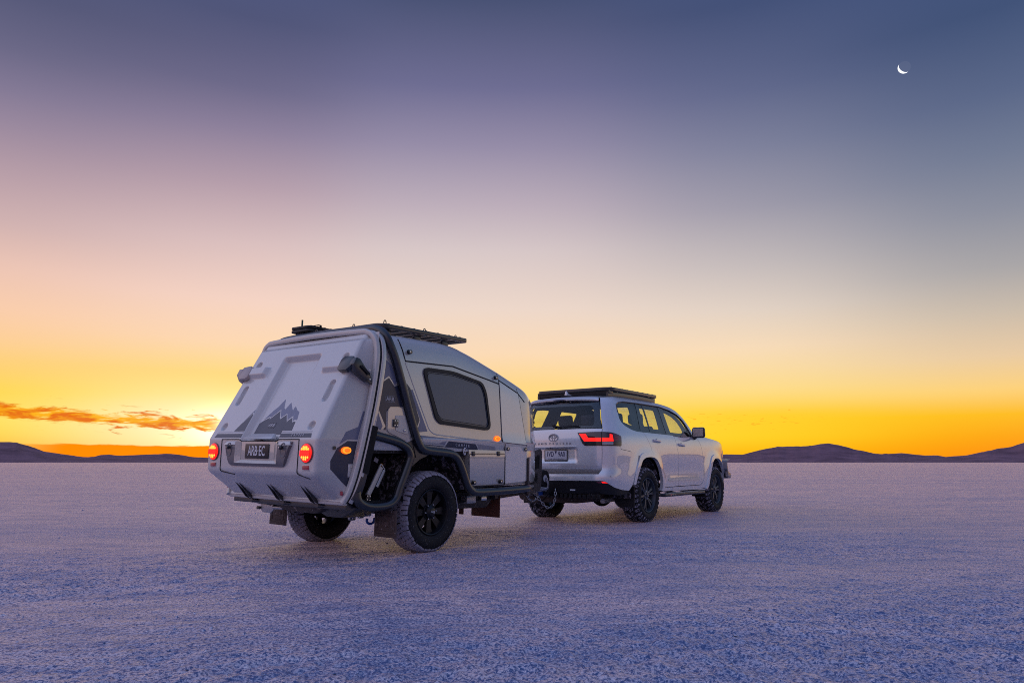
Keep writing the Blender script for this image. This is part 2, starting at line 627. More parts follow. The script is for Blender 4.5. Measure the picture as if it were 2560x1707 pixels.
# ------------------------------------------------------------------ helpers: materials
def mat(name, col, rough=0.5, metal=0.0, coat=0.0, spec=0.5, var=0.0, vscale=8.0, bump=0.0, bscale=60.0, rvar=0.0, salt=0.0, sscale=14.0, coatr=0.05, saltlow=None, saltcol=(0.62, 0.60, 0.61)):
    """principled material with procedural tone variation, fine relief and, if wanted, caked salt"""
    m = bpy.data.materials.new(name)
    m.use_nodes = True
    nt = m.node_tree
    b = nt.nodes['Principled BSDF']
    b.inputs['Base Color'].default_value = (*col, 1)
    b.inputs['Roughness'].default_value = rough
    b.inputs['Metallic'].default_value = metal
    b.inputs['Coat Weight'].default_value = coat
    b.inputs['Coat Roughness'].default_value = coatr
    b.inputs['Specular IOR Level'].default_value = spec
    tcn = nt.nodes.new('ShaderNodeTexCoord')
    colsock = None
    if var or rvar:
        n = nt.nodes.new('ShaderNodeTexNoise')
        n.inputs['Scale'].default_value = vscale
        n.inputs['Detail'].default_value = 5
        nt.links.new(tcn.outputs['Object'], n.inputs['Vector'])
        if var:
            mx = nt.nodes.new('ShaderNodeMix')
            mx.data_type = 'RGBA'
            mx.inputs['A'].default_value = (*[max(0, v * (1 - var)) for v in col], 1)
            mx.inputs['B'].default_value = (*[min(1, v * (1 + var)) for v in col], 1)
            nt.links.new(n.outputs[0], mx.inputs['Factor'])
            colsock = mx.outputs['Result']
        if rvar:
            mr = nt.nodes.new('ShaderNodeMapRange')
            mr.inputs['From Min'].default_value = 0.3
            mr.inputs['From Max'].default_value = 0.7
            mr.inputs['To Min'].default_value = max(0.02, rough - rvar)
            mr.inputs['To Max'].default_value = min(1, rough + rvar)
            nt.links.new(n.outputs[0], mr.inputs['Value'])
            nt.links.new(mr.outputs[0], b.inputs['Roughness'])
    if salt:
        n = nt.nodes.new('ShaderNodeTexNoise')
        n.inputs['Scale'].default_value = sscale
        n.inputs['Detail'].default_value = 8
        n.inputs['Roughness'].default_value = 0.72
        nt.links.new(tcn.outputs['Object'], n.inputs['Vector'])
        mr = nt.nodes.new('ShaderNodeMapRange')
        mr.inputs['From Min'].default_value = 0.62 - salt * 0.3
        mr.inputs['From Max'].default_value = 0.74 - salt * 0.3
        nt.links.new(n.outputs[0], mr.inputs['Value'])
        fac = mr.outputs[0]
        if saltlow is not None:
            sp = nt.nodes.new('ShaderNodeSeparateXYZ')
            nt.links.new(tcn.outputs['Object'], sp.inputs[0])
            m2 = nt.nodes.new('ShaderNodeMapRange')
            m2.inputs['From Min'].default_value = saltlow[1]
            m2.inputs['From Max'].default_value = saltlow[0]
            nt.links.new(sp.outputs[2], m2.inputs['Value'])
            mm = nt.nodes.new('ShaderNodeMath')
            mm.operation = 'MULTIPLY'
            nt.links.new(fac, mm.inputs[0])
            nt.links.new(m2.outputs[0], mm.inputs[1])
            fac = mm.outputs[0]
        mx = nt.nodes.new('ShaderNodeMix')
        mx.data_type = 'RGBA'
        if colsock:
            nt.links.new(colsock, mx.inputs['A'])
        else:
            mx.inputs['A'].default_value = (*col, 1)
        mx.inputs['B'].default_value = (*saltcol, 1)
        nt.links.new(fac, mx.inputs['Factor'])
        colsock = mx.outputs['Result']
    if colsock:
        nt.links.new(colsock, b.inputs['Base Color'])
    if bump:
        n = nt.nodes.new('ShaderNodeTexNoise')
        n.inputs['Scale'].default_value = bscale
        n.inputs['Detail'].default_value = 4
        nt.links.new(tcn.outputs['Object'], n.inputs['Vector'])
        bp = nt.nodes.new('ShaderNodeBump')
        bp.inputs['Strength'].default_value = bump
        bp.inputs['Distance'].default_value = 0.004
        nt.links.new(n.outputs[0], bp.inputs['Height'])
        nt.links.new(bp.outputs[0], b.inputs['Normal'])
    return m


def emis(name, col, strength, base=(0.3, 0.02, 0.02)):
    m = bpy.data.materials.new(name)
    m.use_nodes = True
    b = m.node_tree.nodes['Principled BSDF']
    b.inputs['Base Color'].default_value = (*base, 1)
    b.inputs['Emission Color'].default_value = (*col, 1)
    b.inputs['Emission Strength'].default_value = strength
    b.inputs['Roughness'].default_value = 0.15
    n = m.node_tree.nodes.new('ShaderNodeTexNoise')
    n.inputs['Scale'].default_value = 90
    r_ = m.node_tree.nodes.new('ShaderNodeMapRange')
    r_.inputs['To Min'].default_value = strength * .85
    r_.inputs['To Max'].default_value = strength * 1.15
    m.node_tree.links.new(n.outputs[0], r_.inputs['Value'])
    m.node_tree.links.new(r_.outputs[0], b.inputs['Emission Strength'])
    return m


def glass(name, tint, refl=1.0):
    """thin tinted window glass: clear with a fresnel reflection"""
    m = bpy.data.materials.new(name)
    m.use_nodes = True
    nt = m.node_tree
    nt.nodes.clear()
    o = nt.nodes.new('ShaderNodeOutputMaterial')
    t = nt.nodes.new('ShaderNodeBsdfTransparent')
    n = nt.nodes.new('ShaderNodeTexNoise')
    n.inputs['Scale'].default_value = 3.0
    mx0 = nt.nodes.new('ShaderNodeMix')
    mx0.data_type = 'RGBA'
    mx0.inputs['A'].default_value = (*[v * .94 for v in tint], 1)
    mx0.inputs['B'].default_value = (*[min(1, v * 1.06) for v in tint], 1)
    nt.links.new(n.outputs[0], mx0.inputs['Factor'])
    nt.links.new(mx0.outputs['Result'], t.inputs[0])
    g = nt.nodes.new('ShaderNodeBsdfGlossy')
    g.inputs['Roughness'].default_value = 0.02
    f = nt.nodes.new('ShaderNodeFresnel')
    f.inputs['IOR'].default_value = 1.5
    ma = nt.nodes.new('ShaderNodeMath')
    ma.operation = 'MULTIPLY'
    ma.use_clamp = True
    ma.inputs[1].default_value = refl
    ge = nt.nodes.new('ShaderNodeNewGeometry')
    ib = nt.nodes.new('ShaderNodeMath')
    ib.operation = 'SUBTRACT'
    ib.inputs[0].default_value = 1.0
    nt.links.new(ge.outputs['Backfacing'], ib.inputs[1])
    fb = nt.nodes.new('ShaderNodeMath')
    fb.operation = 'MULTIPLY'
    nt.links.new(f.outputs[0], fb.inputs[0])
    nt.links.new(ib.outputs[0], fb.inputs[1])
    nt.links.new(fb.outputs[0], ma.inputs[0])
    mx = nt.nodes.new('ShaderNodeMixShader')
    nt.links.new(ma.outputs[0], mx.inputs[0])
    nt.links.new(t.outputs[0], mx.inputs[1])
    nt.links.new(g.outputs[0], mx.inputs[2])
    nt.links.new(mx.outputs[0], o.inputs[0])
    return m


# ------------------------------------------------------------------ salt flat
def vnoise(x, y, scale, seed, ax=1.0, ay=1.0):
    """smooth value noise on numpy arrays"""
    r = np.random.default_rng(seed)
    N = 512
    L = r.random((N, N)).astype(np.float32)
    u, v = x * scale * ax, y * scale * ay
    iu, iv = np.floor(u).astype(int), np.floor(v).astype(int)
    fu, fv = u - iu, v - iv
    fu, fv = fu * fu * (3 - 2 * fu), fv * fv * (3 - 2 * fv)
    a, b = L[iu % N, iv % N], L[(iu + 1) % N, iv % N]
    c_, d_ = L[iu % N, (iv + 1) % N], L[(iu + 1) % N, (iv + 1) % N]
    return (a * (1 - fu) + b * fu) * (1 - fv) + (c_ * (1 - fu) + d_ * fu) * fv - 0.5


def graded(lo, hi, d, far_lo, far_hi, grow=1.12):
    core = np.arange(lo, hi, d)
    up, x, s = [], core[-1], d
    while x < far_hi:
        s *= grow
        x += s
        up.append(x)
    dn, x, s = [], core[0], d
    while x > far_lo:
        s *= grow
        x -= s
        dn.append(x)
    return np.concatenate([dn[::-1], core, up])


def relief(x, y):
    w = vnoise(x, y, .8, 21) * .5
    rot = x * .985 + y * .17
    rot2 = -x * .17 + y * .985
    patch = np.clip(vnoise(rot, rot2, .55, 3, .45, 1.6) * 2.6 + .55, 0, 1)
    h = vnoise(rot, rot2, 1.1, 11, .5, 1.6) * .016
    h += vnoise(rot + w, rot2, 4.5, 12, .7, 1.3) * .010
    h += vnoise(x, y, 12.0, 13) * .022 * (.3 + .7 * patch)
    h += np.abs(vnoise(x, y, 23.0, 14)) * .030 * (.25 + .75 * patch)
    f = vnoise(x, y, 45.0, 15) * .016 * (.3 + .7 * patch)
    return h + f


xs = graded(-4.6, 5.4, .0150, -14000, 14000)
ys = graded(2.6, 12.0, .0200, -14000, 16000)
GX, GY = np.meshgrid(xs, ys)
# faint wheel tracks pressed behind the camper
_h = np.array([math.sin(R(36.87)), math.cos(R(36.87))])
_r = np.array([_h[1], -_h[0]])
_dx, _dy = GX + 1.5312, GY - 7.7797
_lon = _dx * _h[0] + _dy * _h[1]
_lat = _dx * _r[0] + _dy * _r[1] + .012 * np.minimum(_lon, 0) ** 2
_in = np.clip(1.4 - np.abs(np.abs(_lat) - .80) / .10, 0, 1) * np.clip(-_lon / .3 + .6, 0, 1)
fade = np.clip(1 - (np.hypot(GX, GY) - 4.0) / 9.0, 0.0, 1)
GZ = relief(GX, GY) * fade * (1 - .6 * _in) - .008 * _in
GV, GF = grid_vf(np.stack([GX, GY, GZ], -1))

gm = bpy.data.materials.new('salt_crust')
gm.use_nodes = True
nt = gm.node_tree
b = nt.nodes['Principled BSDF']
geo = nt.nodes.new('ShaderNodeNewGeometry')


def gnoise(scale, detail=5, rough=.6, stretch=None, dist=0.0):
    n = nt.nodes.new('ShaderNodeTexNoise')
    n.inputs['Scale'].default_value = scale
    n.inputs['Detail'].default_value = detail
    n.inputs['Roughness'].default_value = rough
    n.inputs['Distortion'].default_value = dist
    if stretch:
        mp = nt.nodes.new('ShaderNodeMapping')
        mp.inputs['Scale'].default_value = stretch
        mp.inputs['Rotation'].default_value = (0, 0, R(-9))
        nt.links.new(geo.outputs['Position'], mp.inputs['Vector'])
        nt.links.new(mp.outputs[0], n.inputs['Vector'])
    else:
        nt.links.new(geo.outputs['Position'], n.inputs['Vector'])
    return n.outputs[0]


def gramp(v, a, b_, ca, cb):
    mr = nt.nodes.new('ShaderNodeMapRange')
    mr.inputs['From Min'].default_value = a
    mr.inputs['From Max'].default_value = b_
    nt.links.new(v, mr.inputs['Value'])
    mx = nt.nodes.new('ShaderNodeMix')
    mx.data_type = 'RGBA'
    nt.links.new(mr.outputs[0], mx.inputs['Factor'])
    for s, val in ((mx.inputs['A'], ca), (mx.inputs['B'], cb)):
        if isinstance(val, tuple):
            s.default_value = (*val, 1)
        else:
            nt.links.new(val, s)
    return mx.outputs['Result']


streak = gnoise(.35, 7, .65, (.40, 1.7, 1), .5)
frac = gnoise(66.0, 6, .74)
cryst = gnoise(120.0, 3, .6)       # crust, lumps down to single crystals
lump = gnoise(2.6, 8, .72, (.55, 1.5, 1), .3)


def grange(v, a, b_, lo, hi):
    mr = nt.nodes.new('ShaderNodeMapRange')
    mr.inputs['From Min'].default_value = a
    mr.inputs['From Max'].default_value = b_
    mr.inputs['To Min'].default_value = lo
    mr.inputs['To Max'].default_value = hi
    nt.links.new(v, mr.inputs['Value'])
    return mr.outputs[0]


def gmul(a, b_):
    m_ = nt.nodes.new('ShaderNodeMath')
    m_.operation = 'MULTIPLY'
    nt.links.new(a, m_.inputs[0])
    nt.links.new(b_, m_.inputs[1])
    return m_.outputs[0]


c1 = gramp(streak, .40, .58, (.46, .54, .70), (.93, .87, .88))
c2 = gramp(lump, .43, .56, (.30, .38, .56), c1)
c3 = gramp(frac, .455, .545, (.045, .10, .26), c2)  # dark blue shade of the hollows painted into the salt colour
c4 = gramp(gmul(grange(cryst, .55, .64, 0, 1), grange(frac, .48, .54, 0, 1)), 0, 1, c3, (1.0, .93, .92))  # pale pink crystal tops, their highlight painted into the colour
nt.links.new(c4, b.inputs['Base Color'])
dry = gmul(grange(frac, .44, .56, .05, 1.0), gmul(grange(lump, .44, .56, .45, 1.0), grange(streak, .38, .60, .6, 1.0)))
nt.links.new(grange(dry, 0, .6, .1, 1.0), b.inputs['Sheen Weight'])
nt.links.new(grange(dry, 0, 1, .15, 1.0), b.inputs['Specular IOR Level'])
b.inputs['Roughness'].default_value = .5
b.inputs['Sheen Tint'].default_value = (1, .76, .78, 1)
b.inputs['Sheen Roughness'].default_value = .35
b.inputs['IOR'].default_value = 1.8
far_s = gnoise(.12, 8, .72, (.22, 1.8, 1), .3)
nt.links.new(gmul(grange(dry, 0, .5, .42, 1.0), grange(far_s, .40, .56, .62, 1.0)), b.inputs['Coat Weight'])
b.inputs['Coat IOR'].default_value = 1.75
b.inputs['Coat Roughness'].default_value = .48
b.inputs['Coat Tint'].default_value = (1, .93, .95, 1)
b1 = nt.nodes.new('ShaderNodeBump')
b1.inputs['Strength'].default_value = .8
b1.inputs['Distance'].default_value = .03
nt.links.new(gnoise(18, 4, .6), b1.inputs['Height'])
b2 = nt.nodes.new('ShaderNodeBump')
b2.inputs['Strength'].default_value = .7
b2.inputs['Distance'].default_value = .06
nt.links.new(gnoise(2.6, 4, .6, (.55, 1.5, 1), .3), b2.inputs['Height'])
nt.links.new(b2.outputs[0], b1.inputs['Normal'])
nt.links.new(b1.outputs[0], b.inputs['Normal'])
b4 = nt.nodes.new('ShaderNodeBump')
b4.inputs['Strength'].default_value = .45
b4.inputs['Distance'].default_value = .012
nt.links.new(frac, b4.inputs['Height'])
nt.links.new(b4.outputs[0], b.inputs['Coat Normal'])
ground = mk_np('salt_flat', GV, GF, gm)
tag(ground, 'wide flat crust of pale salt stretching to the hills', 'salt flat', 'structure')

# loose salt clods lying on the crust
n_cl = 4200
rr_ = 2.8 * (1 + RNG.random(n_cl) ** 1.3 * 5.0)
aa_ = np.radians(RNG.uniform(-42, 42, n_cl))
px_, py_ = rr_ * np.sin(aa_), rr_ * np.cos(aa_)
sz_ = np.clip(RNG.lognormal(-5.15, .42, n_cl), .003, .017)
zb_ = relief(px_, py_) * np.clip(1 - (rr_ - 4) / 9, 0, 1)
ub = np.array([(1, 0, .1), (.3, .95, .2), (-.8, .6, .1), (-.85, -.5, .15), (.25, -1, .1), (.25, .1, .8), (-.3, -.15, .65)])
jit = RNG.uniform(.65, 1.3, (n_cl, 7, 1))
cv_ = (np.stack([px_, py_, zb_ - .002], -1)[:, None] + ub[None] * sz_[:, None, None] * jit).reshape(-1, 3)
base_f = [(0, 1, 5), (1, 2, 6, 5), (2, 3, 6), (3, 4, 6), (4, 0, 5), (4, 5, 6)]
cf_ = [tuple(7 * k + q for q in f) for k in range(n_cl) for f in base_f]
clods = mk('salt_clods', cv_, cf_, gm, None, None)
tag(clods, 'small loose clods of salt scattered over the crust', 'salt clods', 'stuff')

# ------------------------------------------------------------------ hills
hm = mat('hill_scrub', (.22, .125, .15), .95, var=.7, vscale=.012, spec=.1)


def ridge(name, Rd, depth, prof, seed, rough, label):
    """low range ringing the lake: crest height by bearing, foot at the lake edge"""
    az = np.concatenate([np.arange(-180, -45, .3), np.arange(-45, 45, .06), np.arange(45, 180, .3)])
    P = np.array(sorted(prof))
    h = np.interp(az, P[:, 0], P[:, 1])
    out = (az < P[0, 0]) | (az > P[-1, 0])
    t = np.radians(az)
    wild = 26 + 16 * np.sin(3 * t + seed) + 14 * np.sin(7 * t + 2 * seed) + 8 * np.sin(13 * t + seed * 3)
    edge = np.clip(np.minimum(np.abs(az - P[0, 0]), np.abs(az - P[-1, 0])) / 8, 0, 1)
    h = np.where(out, h * (1 - edge) + np.maximum(6, wild) * edge, h)
    el = np.arctan(h * np.cos(np.clip(np.radians(az), -.7, .7)) / CAM_F)
    H = Rd * np.tan(el)
    rows = []
    S = [(-1, 0, 0), (-.82, .12, .3), (-.6, .34, .8), (-.38, .62, 1), (-.18, .87, .8), (-.07, .965, .5), (0, 1, .3), (.2, .9, .4), (.6, .45, .5), (1, 0, 0)]
    for d_, k, w in S:
        rr = Rd + d_ * depth * (1 + .15 * np.sin(5 * t + seed))
        x, y = rr * np.sin(t), rr * np.cos(t)
        n = vnoise(x, y, .0035, seed + 5) + .5 * vnoise(x, y, .011, seed + 6) + .3 * vnoise(x, y, .03, seed + 7) + .12 * vnoise(x, y, .12, seed + 8)
        rows.append(np.stack([x, y, H * k + n * rough * w * np.clip(H / 40, .1, 1.2) - 1.5 * (k == 0)], -1))
    A = np.array(rows)
    A = np.concatenate([A, A[:, :1]], 1)
    V, F = grid_vf(A)
    o = mk_np(name, V, F[:, ::-1], hm)
    return tag(o, label, 'hills', 'structure')


NEAR = [(-46, 40), (-40, 52), (-35.57, 50), (-34.8, 49.5), (-34.04, 41), (-33.24, 30), (-32.15, 22), (-30.92, 13), (-29.6, 11.5), (-28.7, 11.8), (-27, 9), (-25, 7), (-23, 6), (-18, 10), (-10, 14), (0, 12), (8, 14), (14, 20), (16.67, 21), (17.9, 19), (19.0, 27), (20.4, 36.5), (21.6, 36.5), (22.6, 39), (23.4, 44.5), (23.9, 45), (24.6, 41), (25.64, 29), (26.95, 21), (27.7, 18.5), (28.7, 14), (30, 12), (31.2, 13.5), (32.36, 16.5), (33.84, 27), (34.93, 36), (35.57, 45), (38, 62), (44, 50)]
FAR = [(-44, 20), (-33, 8), (-30.5, 12), (-29.9, 18), (-29.4, 19.5), (-28.9, 17), (-28, 17.5), (-26, 20.5), (-25, 18.5), (-24.2, 13), (-23, 12), (-15, 9), (0, 8), (15, 10), (26.5, 15), (27.7, 20), (28.6, 22.5), (29.3, 19), (30, 16.5), (30.7, 16.5), (31.2, 13), (34, 10), (44, 20)]
ridge('hills', 4200, 700, NEAR, 2, 24, 'dark scrubby hills along the far shore of the salt flat')
ridge('hills', 8200, 900, FAR, 5, 20, 'paler distant range showing between the nearer hills')

# ------------------------------------------------------------------ moon
mm = bpy.data.materials.new('moon_phase_glow')
mm.use_nodes = True
nt2 = mm.node_tree
nt2.nodes.clear()
o_ = nt2.nodes.new('ShaderNodeOutputMaterial')
nn = nt2.nodes.new('ShaderNodeTexNoise')
nn.inputs['Scale'].default_value = .05
gb = nt2.nodes.new('ShaderNodeNewGeometry')
dp = nt2.nodes.new('ShaderNodeVectorMath')
dp.operation = 'DOT_PRODUCT'
MD = Vector((.45995, .76196, .45592))
m_rt = MD.cross(Vector((0, 0, 1))).normalized()
m_up = m_rt.cross(MD)
dp.inputs[1].default_value = MD * math.cos(R(54)) + (m_rt * -.76 - m_up * .65) * math.sin(R(54))
nt2.links.new(gb.outputs['Normal'], dp.inputs[0])
day = nt2.nodes.new('ShaderNodeMapRange')             # crescent painted as glow along a hand-set sun direction; night half lets sky show
day.inputs['From Min'].default_value = .0
day.inputs['From Max'].default_value = .16
day.inputs['To Min'].default_value = .015
day.inputs['To Max'].default_value = 1.6
nt2.links.new(dp.outputs['Value'], day.inputs['Value'])
mr_m = nt2.nodes.new('ShaderNodeMapRange')
mr_m.inputs['To Min'].default_value = .85
mr_m.inputs['To Max'].default_value = 1.1
nt2.links.new(nn.outputs[0], mr_m.inputs['Value'])
mu = nt2.nodes.new('ShaderNodeMath')
mu.operation = 'MULTIPLY'
nt2.links.new(day.outputs[0], mu.inputs[0])
nt2.links.new(mr_m.outputs[0], mu.inputs[1])
em_ = nt2.nodes.new('ShaderNodeEmission')
em_.inputs['Color'].default_value = (1, .98, .94, 1)
nt2.links.new(mu.outputs[0], em_.inputs['Strength'])
tr = nt2.nodes.new('ShaderNodeBsdfTransparent')
ad = nt2.nodes.new('ShaderNodeAddShader')
nt2.links.new(em_.outputs[0], ad.inputs[0])
nt2.links.new(tr.outputs[0], ad.inputs[1])
mxm = nt2.nodes.new('ShaderNodeMixShader')
nt2.links.new(gb.outputs['Backfacing'], mxm.inputs[0])
nt2.links.new(ad.outputs[0], mxm.inputs[1])
nt2.links.new(tr.outputs[0], mxm.inputs[2])
nt2.links.new(mxm.outputs[0], o_.inputs[0])
bm = bmesh.new()
bmesh.ops.create_uvsphere(bm, u_segments=48, v_segments=24, radius=1.0)
moon = from_bm('moon', bm, mm, None, smooth=180)
MD = Vector((.45995, .76196, .45592))
moon.location = Vector((0, 0, CAM_H)) + MD * 9000
moon.scale = (61, 61, 61)
tag(moon, 'thin white crescent moon high in the evening sky', 'moon')

# ================================================================== materials shared by the vehicles
def glossy(m, ior):
    m.node_tree.nodes['Principled BSDF'].inputs['Coat IOR'].default_value = ior
    return m


M_body = mat('camper_gelcoat', (.57, .55, .50), .26, metal=.12, coat=1.0, var=.03, vscale=3, rvar=0, coatr=.03, salt=.30, sscale=11, saltlow=(.50, .95), saltcol=(.52, .49, .50))
glossy(M_body, 2.2)
M_nose = glossy(mat('nose_reflection_gelcoat', (.70, .71, .66), .16, coat=1.0, var=.02, vscale=2, coatr=.015), 2.4)  # lighter than the body: bright sky reflection put into the base colour
M_hatch = glossy(mat('hatch_moulding', (.60, .585, .555), .30, coat=.7, var=.04, vscale=4, bump=.03, bscale=140, coatr=.14), 1.8)
M_frame = mat('grey_aluminium', (.62, .60, .56), .38, metal=.2, var=.04)
M_blk = mat('black_powder_coat', (.011, .012, .016), .30, spec=.8, coat=.25, coatr=.2, bump=.05, bscale=240, var=.2)
M_rub = mat('black_rubber', (.012, .011, .012), .75, spec=.3, var=.3, vscale=20)
M_dark = mat('dark_cavity_liner', (.010, .009, .010), .8, var=.3, salt=.10, sscale=34)
M_seam = mat('seam_shadow_gap', (.012, .012, .014), .8, var=.2)
M_dk1 = mat('decal_charcoal', (.030, .036, .066), .38, coat=.3, var=.08)
M_dk2 = mat('decal_slate', (.17, .19, .28), .38, coat=.3, var=.06)
M_dk3 = mat('decal_pale_line', (.46, .46, .48), .38, coat=.3, var=.04)
M_wht = mat('white_print', (.72, .72, .74), .45, var=.05)
M_chr = mat('bright_metal', (.62, .63, .65), .22, metal=1.0, var=.08, rvar=.08)
M_zinc = mat('galvanised_steel', (.42, .43, .46), .42, metal=.85, var=.18, vscale=30, rvar=.1, salt=.25, sscale=40)
M_blue = mat('blue_paint', (.02, .09, .38), .4, var=.1)
M_flap = mat('rubber_flap', (.075, .05, .045), .62, var=.18, vscale=20, salt=.12, sscale=30)
M_yel = mat('yellow_marker', (.8, .34, .01), .3, var=.05)
M_refl = mat('red_reflector', (.42, .03, .05), .16, var=.15, vscale=90, coat=.6)
M_red = mat('red_lens', (.32, .012, .010), .12, var=.1, coat=.8)
E_red = emis('tail_lamp_glow', (1.0, .012, .003), 1.25)
E_led = emis('tail_lamp_leds', (1.0, .42, .04), 1.7, (.8, .3, .05))
E_amb = emis('marker_lamp_amber', (1.0, .14, .006), 1.2, (.5, .12, .01))
E_ambr = emis('marker_lamp_ring', (1.0, .27, .012), 1.5, (.6, .2, .02))
M_wg = mat('camper_window_acrylic', (.095, .125, .160), .14, spec=.5, var=.06, rvar=.03)
M_tyre = mat('tyre_rubber', (.013, .013, .016), .7, spec=.3, var=.35, vscale=14, salt=.03, sscale=60)
M_trd = mat('salt_caked_tread', (.06, .055, .06), .85, var=.3, salt=1.0, sscale=48, saltcol=(.35, .32, .365))
M_trd2 = mat('salt_dusted_tread', (.026, .025, .03), .8, var=.3, salt=.52, sscale=40, saltcol=(.42, .40, .46))
M_rimb = mat('matt_black_alloy', (.010, .010, .013), .34, metal=.2, var=.15, spec=.4)
M_rimg = mat('graphite_alloy', (.042, .054, .072), .38, metal=.1, var=.1)
M_plate_b = mat('black_number_plate', (.020, .016, .020), .35, var=.1)
M_salt = mat('splashed_salt', (.016, .015, .017), .85, var=.2, salt=.42, sscale=16, saltcol=(.40, .36, .40))


# ================================================================== wheels
def make_wheel(parent, loc, Rt, W, rl, style, sgn):
    """wheel centred at loc, axis along x, outer face towards +x*sgn"""
    hw = W / 2
    prof = [(hw - .035, rl), (hw - .012, rl + .012), (hw + .004, rl + .05), (hw + .006, rl + (Rt - rl) * .52), (hw - .006, Rt - .048), (hw - .024, Rt - .022), (hw - .05, Rt - .011), (0, Rt - .009), (-hw + .05, Rt - .012), (-hw + .026, Rt - .020), (-hw + .006, Rt - .048), (-hw - .006, rl + (Rt - rl) * .52), (-hw - .004, rl + .05), (-hw + .012, rl + .012), (-hw + .035, rl)]
    # rim barrel + spokes as the wheel mesh itself
    bm = bmesh.new()
    rp_ = [(hw - .012, rl + .006), (hw - .006, rl), (hw - .012, rl - .010), (hw - .030, rl - .016), (hw - .060, rl - .024), (-.02, rl - .036), (-hw + .05, rl - .03), (-hw + .03, rl)]
    V, F = lathe_vf(rp_, 56)
    vs = [bm.verts.new(v) for v in V]
    for f in F:
        bm.faces.new([vs[i] for i in f][::-1])
    if style == 'trailer':
        nsp, ro, ri = 8, rl - .018, .060
        for k in range(nsp):
            a = 2 * math.pi * k / nsp + .22
            ca, sa = math.cos(a), math.sin(a)
            pts = []
            for rr, wd in ((ri, .026), (ri + .05, .030), (ro - .03, .036), (ro + .004, .050)):
                pts.append((rr, wd))
            xf = lambda rr: hw - .052 - .020 * (1 - (rr - ri) / (ro - ri)) * .4
            top, bot = [], []
            for rr, wd in pts:
                for s in (-1, 1):
                    y, z = rr * ca - s * wd * sa, rr * sa + s * wd * ca
                    top.append(bm.verts.new((xf(rr), y, z)))
                    bot.append(bm.verts.new((xf(rr) - .035, y, z)))
            for i in range(3):
                q = 2 * i
                bm.faces.new((top[q], top[q + 2], top[q + 3], top[q + 1]))
                bm.faces.new((top[q], bot[q], bot[q + 2], top[q + 2]))
                bm.faces.new((top[q + 1], top[q + 3], bot[q + 3], bot[q + 1]))
        V, F = lathe_vf([(hw - .10, .075), (hw - .062, .078), (hw - .056, .070), (hw - .056, .0)], 28)
        vs = [bm.verts.new(v) for v in V]
        for f in F:
            if len({tuple(round(c, 5) for c in vs[i].co) for i in f}) > 2:
                try:
                    bm.faces.new([vs[i] for i in f][::-1])
                except ValueError:
                    pass
    else:
        # six broad twisted spokes, each split by a groove
        nsp, ro, ri = 6, rl - .014, .052
        for k in range(nsp):
            for side in (-1, 1):
                a = 2 * math.pi * k / nsp + .35
                ca, sa = math.cos(a), math.sin(a)
                rows = []
                for rr, c0, wd, dx in ((ri - .01, .010, .012, .012), (ri + .07, .018, .013, .004), (ro - .05, .034, .018, .0), (ro + .006, .052, .026, .004)):
                    x = hw - .030 - dx
                    for e, xx in ((-1, x - .004), (1, x - (.012 if side > 0 else .002))):
                        t = side * c0 + e * wd
                        rows.append((xx, rr * ca - t * sa, rr * sa + t * ca))
                top = [bm.verts.new(p) for p in rows]
                bot = [bm.verts.new((p[0] - .04, p[1], p[2])) for p in rows]
                for i in range(3):
                    q = 2 * i
                    bm.faces.new((top[q], top[q + 2], top[q + 3], top[q + 1]))
                    bm.faces.new((top[q], bot[q], bot[q + 2], top[q + 2]))
                    bm.faces.new((top[q + 1], top[q + 3], bot[q + 3], bot[q + 1]))
        V, F = lathe_vf([(hw - .09, .078), (hw - .045, .074), (hw - .036, .060), (hw - .036, .0)], 24)
        vs = [bm.verts.new(v) for v in V]
        for f in F:
            if len({tuple(round(c, 5) for c in vs[i].co) for i in f}) > 2:
                try:
                    bm.faces.new([vs[i] for i in f][::-1])
                except ValueError:
                    pass
    bmesh.ops.recalc_face_normals(bm, faces=bm.faces)
    w = from_bm('wheel', bm, M_rimb if style == 'trailer' else M_rimg, parent, smooth=35)
    w.location = loc
    w.rotation_euler = (random.uniform(-.4, .4), 0, 0 if sgn > 0 else math.pi)
    lathe('tyre', prof, M_tyre, w, 72, smooth=50, flip=True)
    # brake drum and hub behind the spokes
    lathe('brake_drum', [(-.10, .0), (-.10, .13), (.0, .14), (.01, .12), (.01, 0)], M_dark, w, 24, flip=True)
    # tread blocks
    V, F = [], []
    rows = [(-1, .5), (-.5, 0), (0, .5), (.5, 0), (1, .5)]
    nb = 50 if style == 'trailer' else 34
    rg = np.random.default_rng(3 if style == 'trailer' else 9)

    def block(cx, a0, wx, wa, h, skew=0.0, rect=False):
        o = len(V)
        m = 6
        ring = [(-1, -.35), (-.45, -1), (.6, -1), (1, -.2), (.5, 1), (-.6, 1)] if not rect else [(-1, -.9), (-.2, -1), (1, -1), (1, .9), (.2, 1), (-1, 1)]
        dp = .011 if style == 'trailer' else .017
        for lvl, sc, rr in ((0, 1.05, Rt - dp), (1, 1.0, Rt - .003 + h), (2, .90, Rt + h)):
            for (u, v) in ring:
                x = cx + u * wx * sc
                a = a0 + (v * wa * sc + skew * u * wa)
                r_ = rr
                over = max(0, abs(x) - (hw - .045))
                r_ -= over * over * 14 + over * .10
                V.append((x, r_ * math.cos(a), r_ * math.sin(a)))
        for lvl in (0, 1):
            for k in range(m):
                k2 = (k + 1) % m
                F.append((o + lvl * m + k, o + (lvl + 1) * m + k, o + (lvl + 1) * m + k2, o + lvl * m + k2))
        F.append(tuple(o + 2 * m + k for k in range(m))[::-1])

